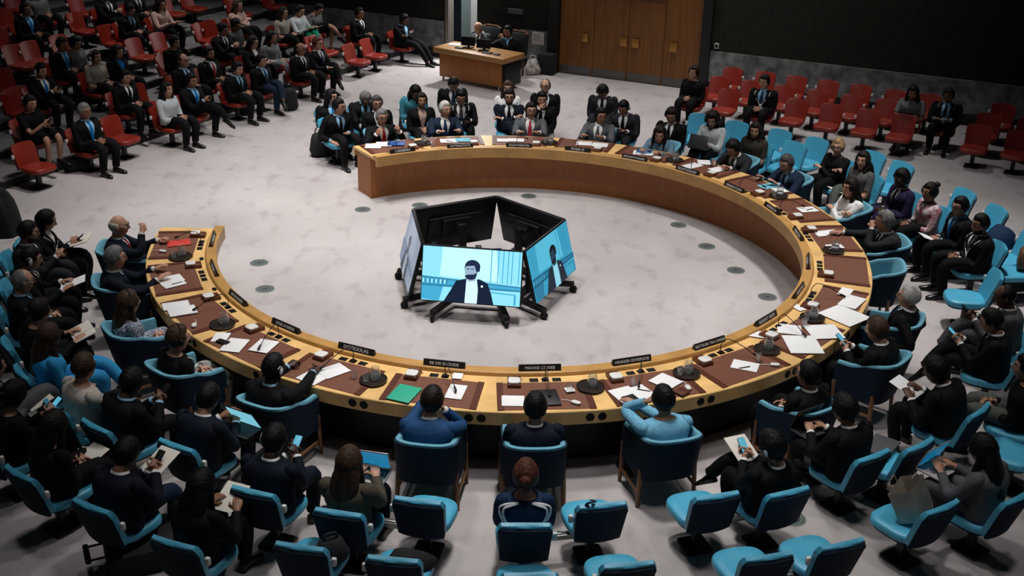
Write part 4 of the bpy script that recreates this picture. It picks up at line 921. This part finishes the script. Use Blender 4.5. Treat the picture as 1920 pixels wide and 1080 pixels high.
# red chairs at the right
Q = lambda *a, **k: add('Q', *a, **k)
Q(1307, 133, 'lap', 'd', (2, -5, 4), 'J,K,l,K', 'dn1', 'b', 'f', 'person in black coat on a red chair beside the doors', 'black coat')
Q(1440, 150, 'lap', 'd', (2, -10, 4), 'S,K,SB,NT', 'ks', 'b', 'l', 'person in black suit and white lanyard alone among the red chairs', 'white lanyard among red chairs')
Q(1712, 174, 'read', 'd', (4, 0, 14), 'T,G2,s,K', 'kl', 'c', 'f,tb', 'person in grey top holding a tablet among the red chairs', 'grey top with tablet')
Q(1785, 172, 'read', 'd', (2, 0, 12), 'S,K,SB,K', 'ks', 'd', 'l,lb,P', 'shadowed person in black with light blue lanyard straps', 'light blue lanyard')
# clerks
add('D', 897, 52, 'type', 'd', (10, 0, 24), 'S,DG,W,DG', 'gb', 'a', '', 'person in grey suit at the oak desk', 'grey suit at oak desk')
add('D', 952, 60, 'deskl', 'd', (4, 5, 4), 'S,K,SB,BT', 'ks', 'c', 'e', 'person in dark suit and bright blue tie at the oak desk', 'blue tie at oak desk')
for r in PEOPLE[-2:]:
    x = 0 if 'grey suit' in r['short'] else .75; q = r['root']-V3(math.cos(r['face']), math.sin(r['face']), 0)*.06
    t = thing('desk_armchair', 'dark high-backed armchair with wood top rail behind the %s person' % ('grey-suited' if x < .3 else 'blue-tied'), 'chair', tuple(q), DR, 'armchairs behind the clerk desk')
    MB().rbox((0, 0, .36), (.52, .46, .1), .04).build('seat', BLKF, t); MB().rbox((0, .30, .70), (.56, .08, .50), .035, R=rotx(-.15)).build('backrest', BLKF, t); MB().tube([(-.27, .34, .94), (-.14, .36, .98), (.14, .36, .98), (.27, .34, .94)], .022, 8).build('top_rail', WALN, t)
    for sx in (-1, 1):
        for sy in (-.2, .2): MB().rbox((sx*.22, sy, .16), (.045, .045, .32), .005).build('leg', WALN, t)
# ------------------------------------------------------------------ empty chairs
def face_in(q): return math.atan2(-q[1], -q[0])
def empty_blue(px, py, z, off, label, fo=0, kind='P', hook=1, bar=None):
    q = P(px, py, z); f = face_in(q)+RD(fo); c = q+V3(math.cos(f), math.sin(f), 0)*off; return place(kind, c[:2], f, label, 0, hook, bar)
empty_blue(1648, 545, .40, .12, 'empty blue armchair at the right table edge between two delegates', kind='A')
for px, py, lab, fo, hk, br in ((788, 1000, 'empty blue chair beside the fur coat', -4, -1, -1), (1122, 1008, 'empty blue chair with black strap right of the striped navy jacket', 4, -1, -1), (1332, 990, 'empty blue chair before the phone and notebook holder', 0, 1, 1),
        (1425, 1106, 'empty blue chair cut by the bottom edge, third from the right corner', -2, 1, 1), (1560, 1082, 'empty blue chair by the bottom edge in the near right row', -2, -1, 0), (1742, 1012, 'blue chair carrying a paper shopping bag', 0, 1, 1),
        (572, 1088, 'blue chair carrying a black bag at the bottom edge', 2, 1, 1), (742, 1112, 'blue chair carrying a dark coat at the bottom edge', 0, -1, -1), (990, 1142, 'empty blue chair at the middle of the bottom edge', 2, 1, 1), (1170, 1122, 'empty blue chair at the bottom edge right of the middle', 2, -1, -1), (1702, 892, 'blue chair carrying a closed grey laptop', 0, 1, 0)):
    empty_blue(px, py, .37, .26, lab, fo, 'P', hk, br)
for px, py, lab in ((1905, 800, 'empty dark blue seat at the right edge below the olive trousers'), (1898, 848, 'empty blue seat behind the grey blouse with laptop'), (1300, 258, 'empty blue chair beside the light grey blouse'), (1366, 272, 'empty blue chair behind the light grey blouse'), (1444, 288, 'empty blue chair at the far right row, leftmost of three'), (1510, 304, 'empty blue chair at the far right row beside the black top with folded arms'),
        (1468, 312, 'empty blue chair close behind the blue suit reading'), (1884, 484, 'blue chair carrying a navy coat'), (1892, 508, 'blue chair carrying a brown bag at the right edge'), (1812, 556, 'empty blue chair before the grey suit at right edge'), (1772, 402, 'empty blue chair between floral blouse and blue tie'), (1828, 434, 'empty blue chair behind the blue tie with earpiece'), (1662, 350, 'empty blue chair beside the purple blazer'), (1612, 330, 'empty blue chair behind the grey tee and green trousers')):
    empty_blue(px, py, .40, 0, lab)
empty_blue(2, 500, .42, 0, 'chair at the left edge draped with a black coat')
def nearest(px, py):
    b = min((r for r in PEOPLE if 'K' in r), key=lambda r: (r['px']-px)**2+(r['py']-py)**2*2)
    return b
seen_lab = set()
def empty_red(px, py, tier=True):
    if tier:
        z, xy = tier_z(px, py, .37, 0)
    else: z, xy = 0., wall_z(px, py, .37, 0)[1]
    r = nearest(px, py-25); dx = px-r['px']; dy = py-25-r['py']
    rel = ('right of' if dx > 0 else 'left of') if abs(dx) > abs(dy)*.9 else ('below' if dy > 0 else 'above')
    lab = 'empty red chair %s the %s' % (rel, r['short']); k = 0
    while lab in seen_lab: k += 1; lab = 'empty red chair %s %s the %s' % (('second', 'third', 'fourth', 'fifth', 'sixth', 'seventh')[k-1], rel, r['short'])
    seen_lab.add(lab); place('R', xy, TF if tier else QF, lab, z)
for px, py in ((150, 55), (205, 78), (68, 112), (258, 104), (304, 93), (322, 130), (390, 74), (18, 166), (225, 257), (60, 309), (16, 87), (97, 95), (440, 24), (612, 96), (624, 102), (667, 113), (696, 102), (152, 22), (346, 27), (60, 20), (500, 8), (410, 70), (232, 175), (278, 195), (32, 208), (570, 58), (10, 115), (365, 14), (-20, 130), (110, 45), (20, 48)): empty_red(px, py)
QL = (('front', [(1362, 202), (1488, 222), (1553, 232), (1622, 243), (1688, 253), (1830, 272), (1905, 285)]), ('middle', [(1340, 180), (1400, 187), (1466, 194), (1527, 204), (1592, 213), (1656, 223), (1850, 248), (1925, 262)]), ('rear', [(1370, 158), (1432, 166), (1489, 175), (1546, 185), (1606, 195), (1671, 206), (1735, 214), (1875, 232)]))
for rn, L in QL:
    for i, (px, py) in enumerate(L):
        q = wall_z(px, py, .37, 0)[1]; place('R', q, QF, 'empty red chair, %s in the %s row at the right wall' % (('first', 'second', 'third', 'fourth', 'fifth', 'sixth', 'seventh', 'last')[i], rn), 0, 1 if i % 2 else -1)
# ------------------------------------------------------------------ on the table
TH = .73
def who(k):
    if k in SEAT: return 'the '+SEAT[k]['short']
    return 'the empty armchair'
lab16 = lambda s: ' '.join(s.split()[:16])
# leather desk pads
def make_pad():
    t = thing('desk_pad', 'x', 'desk pad', (0, 0, TH), 0, 'leather desk pads')
    def wedge(x0, x1, r0, r1, h, z0=0.):
        m = MB(); q = lambda x, r: ((x*(1+(r-4.3)*.10)), r-4.3)
        pts = [q(x0, r0), q(x1, r0), q(x1, r1), q(x0, r1)]; m.prism(pts[::-1] if False else pts, z0, h); return m
    wedge(-.40, .40, 4.04, 4.565, .006).build('writing_surface', LEA, t, smooth=False)
    for sx in (-1, 1):
        a, b = sorted((sx*.40, sx*.465)); wedge(a, b, 4.035, 4.57, .011).build('side_flap', LEAD, t, smooth=False)
    return t
pad0 = make_pad()
def make_console():
    t = thing('desk_console', 'x', 'console', (0, 0, TH), 0, 'triple microphone consoles')
    for x in (-.115, 0, .115): MB().rbox((x, 0, .003), (.088 if x else .075, .068, .006), .002).build('panel', BLK, t)
    return t
con0 = make_console()
def make_mic():
    t = thing('table_microphone', 'x', 'microphone', (0, 0, TH), 0, 'gooseneck microphones')
    MB().rbox((0, 0, .010), (.05, .05, .012), .004).build('base', BLK, t)
    MB().tube(bez([(0, 0, .01), (0, .005, .10), (0, -.06, .17), (0, -.22, .12), (0, -.33, .06)], 6), .0045, 6).build('gooseneck', BLK, t)
    MB().tube([(0, -.325, .062), (0, -.345, .053), (0, -.385, .034), (0, -.39, .031)], [.006, .012, .012, .006], 8).build('capsule', BLK, t)
    return t
mic0 = make_mic()
def make_cradle():
    t = thing('earphone_cradle', 'x', 'earphone cradle', (0, 0, TH), 0, 'earphone cradles')
    MB().rbox((0, 0, .018), (.135, .20, .036), .006, taper=.94).build('wood_block', mat('cradle_wood', (.12, .035, .014), .35), t)
    MB().rbox((0, -.03, .046), (.125, .12, .024), .010, rh=.03).build('earphone', WHITEP, t)
    MB().tube(bez([(.0, .06, .04), (.03, .09, .012), (.09, .07, .006)], 5), .003, 5).build('cord', BLK, t)
    return t
cra0 = make_cradle()
PT = {0: 'CAKEBIFEA', 1: 'CATTEAASITUTYE', 2: 'KAZATTOPIATZA', 3: 'EVOEA O', 4: 'EMOLMATZTOOIEO', 5: 'NOOTOOAND', 6: 'UNUBOCCIAN', 7: 'ANIVERCSA', 8: 'SOENTOCA', 9: 'ARASIDES', 10: 'INIITED TATES', 11: 'RUSSNT ARIPE', 12: 'SECTEURE TRA UNISEE', 13: 'MORIEER EDVERSOIE', 14: 'MAXXIE COXIEB', 15: 'SIE DIE EDOODE', 16: 'DOZIOOLAS', 17: 'INTER AI EIIIEDS', 18: 'ENTIIEE ISOODE', 19: 'ARTOLIE', 20: 'ANUIZIES'}
plm = MB(); plm.loft([np.array([(x, .030, 0), (x, -.030, 0), (x, -.006, .062), (x, .006, .062)]) for x in (-.215, .215)])
PLM = plm.mesh('name_plate', [mat('plate_black', (.016, .013, .012), .35)], False)
for k in range(21):
    a = AK[k]; rz = RD(a)-PI/2; w = who(k)
    def at(r, da=0): return tuple(pol(a+da, r, TH))
    for mk_, r, da, lb, ex in ((pad0, 4.3, 0, 'brown leather desk pad before ', 0), (con0, 3.985, .6, 'row of three black panels before ', 0), (cra0, 4.06, -3.9, 'white earphone on brown block before ', 0), (mic0, 3.985, .6, 'black gooseneck microphone before ', 1)):
        if mk_ is cra0 and k in (8,): da = 3.5
        z2 = rz+(.0 if not ex else PI+(0, .5, -.45, .3, -.2, .6, -.5)[k % 7])
        if mk_ is mic0 and k in (9, 19, 8, 1): continue
        p = pol(a+da, r, TH+(.006 if mk_ is mic0 else .009 if mk_ is cra0 else 0)); 
        zz = (RD(a+da)-PI/2 if not ex else z2); 
        if mk_ is cra0: zz += PI
        if k == 0 and mk_ is not mic0 or (k == 0): o = mk_; o.location = tuple(p); o.rotation_euler = (0, 0, zz); o['label'] = lab16(lb+w)
        else: dup(mk_, tuple(p), zz, lab16(lb+w))
    p = pol(a, 3.838, TH+.04)
    o = link('name_plate', PLM, None, tuple(p), rz); tag(o, lab16('black name plate with white letters before '+w), 'name plate', 'name plates on the inner ledge')
    for sg in (1, -1):
        cu = bpy.data.curves.new('lettering', 'FONT'); cu.body = PT[k]; cu.size = .052 if len(PT[k]) < 13 else .041; cu.align_x = 'CENTER'; cu.align_y = 'CENTER'; cu.extrude = .0006; cu.materials.append(LETTER)
        tmp = bpy.data.objects.new('lettering_curve', cu); lm_ = bpy.data.meshes.new_from_object(tmp); bpy.data.objects.remove(tmp); bpy.data.curves.remove(cu); l = link('lettering', lm_, o); l.location = (0, sg*.0192, .031); l.rotation_euler = (PI/2-.37, 0, PI if sg > 0 else 0)
# trays with carafes and tumblers
def lathe_glass(c, prof, n=18): return MB().lathe(c, prof, n, cap=False)
tpx = [(338, 481), (417, 608), (700, 712), (1107, 725), (1287, 700), (1438, 655), (1523, 596), (1563, 470), (1460, 367), (1265, 300), (1030, 267), (793, 268)]
tloc = ['the navy suit with red tie', 'the black top and patterned skirt', 'the bright blue suit, left side', 'the navy suit at near middle, right side', 'the light blue jacket, right side', 'the black suit at near-right curve', 'the delegate with lit phone, large papers', 'the charcoal suit resting cheek on hand', 'the blue suit reading', 'the denim jacket', 'the grey suit with red tie', 'the speaker with raised hands']
for i, ((px, py), w) in enumerate(zip(tpx, tloc)):
    c = P(px, py, TH+.02); c[2] = TH+.011
    o = MB().lathe((0, 0, 0), [(.11, 0), (.135, .006), (.14, .02), (.133, .021), (.125, .010), (.05, .009)], 28).build('serving_tray', TRAYM, loc=tuple(c)); tag(o, lab16('round dark tray on the table near '+w), 'tray', 'round trays on the table')
    t = thing('water_carafe', lab16('glass water carafe on the tray near '+w), 'carafe', tuple(c+V3(.02, .02, .010)), 0, 'water carafes')
    lathe_glass((0, 0, 0), [(.001, 0), (.046, 0), (.050, .01), (.050, .075), (.043, .10), (.036, .112), (.040, .13), (.037, .13), (.033, .112), (.040, .098), (.046, .075), (.046, .012), (.001, .006)]).build('vessel', GLASS, t)
    MB().lathe((0, 0, 0), [(.001, .007), (.0455, .012), (.0455, .06), (.001, .0605)], 18).build('water', WATER, t)
    if i % 2 == 0:
        o = lathe_glass((0, 0, 0), [(.001, 0), (.028, 0), (.034, .085), (.032, .085), (.026, .006), (.001, .006)], 14).build('tumbler', GLASS, loc=tuple(c+V3(-.07, -.03, .010))); tag(o, lab16('drinking glass on the tray near '+w), 'glass', 'drinking glasses')
for px, py, w in ((664, 703, 'left of the tray by the bright blue suit'), (1068, 728, 'on a white napkin by the near middle desk pad'), (1187, 717, 'on the desk pad of the light blue jacket'), (1422, 672, 'on the desk pad at the near-right curve'), (1508, 607, 'below the tray among the large papers'), (1258, 288, 'beside the tablet of the denim jacket')):
    c = P(px, py, TH+.04); o = lathe_glass((0, 0, 0), [(.001, 0), (.028, 0), (.034, .085), (.032, .085), (.026, .006), (.001, .006)], 14).build('tumbler', GLASS, loc=(c[0], c[1], TH+.0115)); tag(o, 'empty glass tumbler '+w, 'glass', 'drinking glasses')
# papers, folders and devices: centre pixel, size, turn relative to the radius, thickness
PM = {'w': PAPER, 'c': PAPERC, 'g': mat('green_folder', (.02, .38, .24), .6), 'k': mat('black_folder', (.012, .012, .013), .5), 'b': mat('blue_folder', (.005, .06, .25), .5), 'lb': mat('light_blue_folder', (.16, .48, .62), .6), 'r': mat('red_folder', (.62, .05, .035), .6), 't': mat('tablet_glow', (.03, .18, .45), .3, emis=.5), 'br': LEAD, 'tl': mat('teal_cover', (.0, .20, .19), .6)}
FL = [(320, 524, .22, .28, 80, 'w', 1, 'upper white sheet before the navy suit with hands on table'), (326, 533, .16, .26, 84, 'w', 1, 'lower white sheet with pens before the navy suit with hands on table'), (335, 456, .2, .29, 84, 'r', 3, 'bright red folder before the navy suit with red tie'),
      (330, 573, .2, .29, 60, 'w', 2, 'upper white sheet before the navy patterned dress'), (342, 585, .22, .3, 60, 'w', 8, 'thick white document before the navy patterned dress'), (414, 633, .16, .22, 40, 'w', 2, 'small white sheet before the black top and patterned skirt'), (440, 648, .22, .30, 30, 'w', 1, 'large white sheet before the black top and patterned skirt'), (495, 650, .22, .28, 20, 'w', 1, 'white sheet at the end of the patterned skirt desk pad'),
      (590, 706, .25, .28, -10, 'w', 1, 'white sheet the writer with white earpiece is using'), (625, 696, .22, .28, -25, 'w', 1, 'white sheet beside the writer with white earpiece'), (758, 739, .24, .31, -8, 'g', 6, 'bright green folder before the bright blue suit'), (855, 735, .17, .28, -4, 'w', 2, 'white leaflet right of the bright blue suit'), (858, 706, .1, .12, 0, 'w', 1, 'small white card beside the black panels of the bright blue suit'),
      (962, 752, .22, .20, 0, 'w', 1, 'white sheet before the navy suit at near middle'), (1023, 747, .26, .30, 4, 'k', 6, 'black folder before the navy suit at near middle'), (1068, 733, .09, .09, 10, 'w', 1, 'white napkin by the near middle desk pad'), (1175, 742, .24, .32, 12, 'w', 1, 'large white sheet before the light blue jacket'), (1205, 738, .2, .3, 14, 'w', 1, 'white sheet under the black notebook of the light blue jacket'), (1248, 716, .24, .26, 25, 'w', 1, 'white sheet right of the light blue jacket'),
      (1186, 752, .14, .2, 14, 'k', 4, 'black notebook before the light blue jacket'), (1278, 737, .12, .12, 20, 'br', 8, 'brown leather block right of the light blue jacket'), (1397, 686, .2, .27, 35, 'w', 1, 'lone white sheet with pen on the near-right desk pad'), (1480, 618, .24, .26, 30, 'w', 2, 'white sheet at the upper end of the large papers'), (1418, 627, .16, .2, 30, 'w', 1, 'white sheet on bare wood near the name plate at the right curve'),
      (1505, 647, .36, .42, -44, 'w', 3, 'largest white map sheet at the lower right curve'), (1545, 623, .36, .34, -44, 'w', 2, 'wide white sheet beside the lit phone'), (1583, 592, .4, .44, -20, 'w', 3, 'big white sheet at the right table edge'), (1597, 567, .36, .22, -10, 'w', 2, 'white folded sheet at the right table edge'), (1585, 549, .24, .14, -8, 'w', 2, 'white booklet above the big sheets'), (1495, 576, .1, .2, -30, 'w', 1, 'white card beside the black panels at the right curve'),
      (1550, 436, .15, .32, 84, 'w', 1, 'upper white sheet before the charcoal suit resting cheek on hand'), (1540, 441, .1, .14, 84, 'w', 1, 'small white sheet before the charcoal suit resting cheek on hand'), (1565, 463, .14, .22, 84, 'w', 2, 'white booklet under the hand of the charcoal suit resting cheek'), (1514, 393, .2, .27, 70, 'w', 1, 'white sheet with pen before the white jumper'), (1440, 349, .2, .28, 70, 'lb', 1, 'pale blue sheet under the hands of the blue suit reading'), (1462, 357, .2, .2, 60, 'w', 1, 'white sheet beside the tray of the blue suit reading'),
      (1298, 311, .2, .3, 60, 'w', 1, 'white sheet under the writing hand of the charcoal suit writing'), (1345, 318, .2, .24, 60, 'w', 1, 'white sheet at the right end of the charcoal suit desk pad'), (1320, 305, .2, .24, 40, 'w', 1, 'white sheet behind the charcoal suit papers'), (1207, 287, .34, .24, 20, 'w', 1, 'white sheet under the tablet of the denim jacket'), (1208, 284, .25, .18, 22, 't', 5, 'glowing blue tablet before the denim jacket'),
      (1095, 269, .26, .22, 10, 'w', 1, 'left white page before the shiny grey suit'), (1125, 272, .26, .22, 8, 'w', 1, 'right white page before the shiny grey suit'), (943, 263, .2, .18, 0, 'w', 1, 'small white sheet left of the grey suit with red tie'), (967, 263, .28, .18, 0, 'w', 1, 'white sheet before the grey suit with red tie'), (841, 264, .28, .22, -6, 'w', 1, 'white sheet with pen before the navy suit beside the speaker'), (868, 263, .25, .20, -8, 'lb', 3, 'pale blue folder before the navy suit beside the speaker'),
      (700, 274, .26, .25, -28, 'w', 2, 'left white sheet before the speaker with raised hands'), (720, 271, .26, .25, -24, 'w', 2, 'right white sheet before the speaker with raised hands'), (743, 270, .28, .25, -22, 'b', 4, 'royal blue folder before the speaker with raised hands')]
ptop = []
for i, (px, py, w, h, tr, c, th, lb) in enumerate(FL):
    q = P(px, py, TH+.01); a = math.degrees(math.atan2(q[1], q[0])); d = 0.
    for (qx, qy, qt) in ptop:
        if (qx-q[0])**2+(qy-q[1])**2 < .2: d = max(d, qt)
    z0 = max(TH+.0125, d+.0008); tk = .0016*th; ptop.append((q[0], q[1], z0+tk))
    dd = 0 if h < .31 and tr not in () else 0
    o = MB().rbox((0, 0, tk/2), (w, h, tk), min(.0007, tk*.3), rh=.004).build({'w': 'paper_sheet', 'c': 'paper_sheet', 't': 'tablet', 'br': 'leather_block'}.get(c, 'folder') if th < 8 or c != 'w' else 'document', PM[c], loc=(q[0], q[1], z0), rz=RD(a-90+(tr if tr < 45 else tr-70)))
    tag(o, lab16(lb), {'w': 'paper', 'c': 'paper', 't': 'tablet', 'br': 'block'}.get(c, 'folder'))
for px, py, tr, lb in ((1396, 688, 50, 'pen on the lone white sheet at the near-right curve'), (1207, 731, 15, 'pen on the white sheet of the light blue jacket'), (332, 530, 70, 'pen lying on the white sheets at the left table edge'), (843, 264, 0, 'pen on the white sheet of the navy suit beside the speaker'), (1518, 392, 60, 'pen on the sheet of the white jumper'), (1562, 433, 60, 'pen on the sheet of the charcoal suit resting cheek'), (418, 640, 60, 'black phone on the sheets of the black top and patterned skirt')):
    q = P(px, py, TH+.025); q[2] = TH+.022
    if 'phone' in lb: o = MB().rbox((0, 0, 0), (.15, .075, .01), .003, rh=.01).build('phone', BLK, loc=tuple(q), rz=RD(-30))
    else: o = MB().tube([(-.065, 0, 0), (.06, 0, 0), (.07, 0, 0)], [.0045, .0045, .002], 6).build('pen', BLK, loc=tuple(q), rz=RD(tr-30))
    tag(o, lb, 'phone' if 'phone' in lb else 'pen')
for px, py, lb in ((1080, 755, 'white earphone lying right of the near middle desk pad'), (1290, 727, 'white earphone lying right of the light blue jacket'), (1453, 684, 'small white earphone on the near-right desk pad'), (364, 610, 'white earphone lying before the navy patterned dress'), (305, 471, 'white earphone on the desk pad of the navy suit with red tie')):
    q = P(px, py, TH+.02); t = thing('loose_earphone', lb, 'earphone', (q[0], q[1], TH+.0115), rnd.uniform(0, 3), 'loose earphones'); MB().rbox((0, 0, .012), (.055, .1, .022), .009, rh=.025).build('receiver', WHITEP, t); MB().tube([(0, .05, .008), (.01, .09, .006), (-.01, .15, .005)], .004, 5).build('cord', WHITEP, t)
# ------------------------------------------------------------------ bags and loose things
def bag(name, px, py, z, size, m, rz, label, cat='bag', soft=.35, handle=True, taper=.8):
    q = P(px, py, z); t = thing(name, label, cat, (q[0], q[1], z), rz); w, d, h = size
    MB().rbox((0, 0, h/2), size, min(w, d, h)*soft, taper=taper).build('body', m, t, ang=60)
    if handle: MB().tube(bez([(-w*.2, 0, h*.96), (-w*.13, 0, h*1.2), (w*.13, 0, h*1.2), (w*.2, 0, h*.96)], 5), .012, 6).build('handle', m, t)
    return t
bag('briefcase', 150, 318, 0, (.48, .3, .22), BLKF, .5, 'black briefcase on the floor by the glasses and blue tie in gallery')
bag('backpack', 600, 292, 0, (.36, .30, .42), BLKF, .3, 'black bag with white trim behind the black suit with hanging arm')
bag('backpack', 545, 206, 0, (.32, .26, .46), BLKF, .7, 'black backpack at the feet of the blue jeans')
bag('plastic_bag', 998, 139, 0, (.40, .30, .36), mat('printed_white_plastic', (.85, .82, .78), .4, col2=(.22, .16, .14), scale=9), .4, 'crumpled white printed plastic bag on the floor beside the desk', soft=.3, taper=.6)
bag('black_bin', 1025, 138, 0, (.42, .3, .48), BLKF, WR, 'black case against the marble beside the plastic bag', 'case', handle=False, soft=.08, taper=.95)
bag('backpack', 18, 690, 0, (.36, .3, .44), BLKF, .5, 'black bag on the floor at the left edge')
bag('backpack', 760, 245, 0, (.26, .22, .40), BLKF, .2, 'black bag standing behind the speaker with raised hands')
bag('backpack', 458, 214, 0, (.30, .26, .30), BLKF, .2, 'black bag on the floor before the front gallery row')
t = thing('suitcase', 'black suitcase lying on the floor at the lower left with extended handle', 'suitcase', tuple(P(272, 1050, 0)), .45)
MB().rbox((0, 0, .12), (.62, .46, .24), .05).build('shell', BLKF, t)
for sy in (-.1, .1): MB().tube([(-.28, sy, .2), (-.44, sy, .2)], .01, 6).build('handle_tube', BLK, t)
MB().rbox((-.45, 0, .2), (.05, .26, .04), .015).build('grip', BLK, t)
o = MB().rbox((0, 0, .012), (.30, .23, .024), .004).build('notebook', mat('black_cover', (.012, .011, .011), .6), loc=tuple(P(167, 968, 0)), rz=.45); tag(o, 'black notebook with red edge lying on the floor', 'notebook')
MB().rbox((0, -.117, .012), (.30, .006, .022), .002).build('red_edge', mat('red_edge', (.4, .04, .02), .5), o)
def on_seat(px, py, z=.43): return P(px, py, z)
def lump(mb, c, w, d, h, seed, n=18):
    R = random.Random(seed); rings = []
    for i in range(7):
        q = i/6; s = math.cos(q*PI/2*.93); rings.append(np.array([c+V3(w*s*math.cos(a)*(1+.16*math.sin(3*a+seed)+.07*math.sin(7*a+i)), d*s*math.sin(a)*(1+.16*math.cos(2*a+seed)), h*math.sin(q*PI/2)*(1+.12*math.sin(2*a+seed))) for a in np.arange(n)*2*PI/n]))
    mb.loft(rings)
def soft_thing(name, px, py, z, dims, m, label, cat, seed):
    q = P(px, py, z); mb = MB(); lump(mb, V3(0, 0, 0), *dims, seed); o = mb.build(name, m, loc=tuple(q), ang=70); tag(o, label, cat); return o
bag('shoulder_bag', 622, 1052, .43, (.30, .2, .22), BLKF, .5, 'black bag with straps lying on the blue chair at the bottom edge', soft=.4)
soft_thing('folded_coat', 768, 1056, .41, (.20, .12, .12), BLKF, 'dark coat bundled on the blue chair at the bottom edge', 'coat', 2)
soft_thing('folded_coat', 1872, 458, .43, (.24, .22, .26), cloth('NT'), 'navy coat slumped on a blue chair at the right edge', 'coat', 4)
bag('handbag', 1915, 500, .43, (.30, .14, .26), mat('tan_leather', (.16, .07, .03), .5, noise=.2), 1.2, 'tan leather bag on the blue chair at the right edge')
o = MB().tube(bez([P(1096, 952, .72), P(1102, 944, .78), P(1112, 942, .79), P(1116, 940, .66), P(1108, 938, .44)], 5), .016, 6, flat=.4).build('black_strap', BLKF); tag(o, 'black strap hanging over the blue chair right of the striped navy jacket', 'strap')
soft_thing('draped_coat', 6, 440, .43, (.26, .20, .62), BLKF, 'black coat draped upright at the left edge beside the charcoal suit at left', 'coat', 6)
soft_thing('folded_coat', 28, 196, .43, (.24, .2, .22), BLKF, 'dark coat on a red chair at the left gallery edge', 'coat', 8) if False else None
# paper shopping bag (open at the top)
q = on_seat(1718, 968); t = thing('shopping_bag', 'open silvery paper shopping bag lying on a blue chair', 'shopping bag', tuple(q), .95)
Rb = rotx(-.5)
pb = MB(); ou = lambda k, z: np.array([(x*k, y*k, z) for x, y in ((-.17, -.10), (.17, -.10), (.17, .0), (.17, .10), (-.17, .10), (-.17, 0))])@Rb.T+V3(0, 0, .02)
pb.loft([ou(.96, 0), ou(1, .01), ou(1, .24), ou(1.03, .29), ou(1.01, .29), ou(.97, .24), ou(.95, .03)], 0, True, True, True); pb.build('bag_body', mat('kraft_silver', (.33, .29, .24), .35, metal=.3, noise=.15, scale=6), t)
for s_ in (-1, 1): MB().tube([np.array([x, s_*.10, z])@Rb.T+V3(0, 0, .02) for x, z in ((-.07, .27), (-.06, .36), (.06, .36), (.07, .27))], .006, 6).build('handle', mat('rope_handle', (.25, .2, .15), .7), t)
q = on_seat(1652, 838); o = MB().rbox((0, 0, .012), (.36, .25, .024), .006).build('laptop', mat('grey_laptop_lid', (.10, .10, .11), .4), loc=tuple(q), rz=.9); tag(o, 'closed grey laptop lying on a blue chair', 'laptop')

for px, py, w in ((378, 486, 'navy suit with red tie'), (402, 543, 'navy suit with hands on table'), (905, 279, 'navy suit beside the speaker'), (796, 280, 'speaker with raised hands')):
    q = P(px, py, TH); o = MB().rbox((0, 0, .006), (.085, .05, .012), .004, rh=.024).build('table_button', BLK, loc=(q[0], q[1], TH), rz=math.atan2(q[1], q[0])+PI/2); tag(o, 'dark oval button plate on bare wood near the '+w, 'button plate')
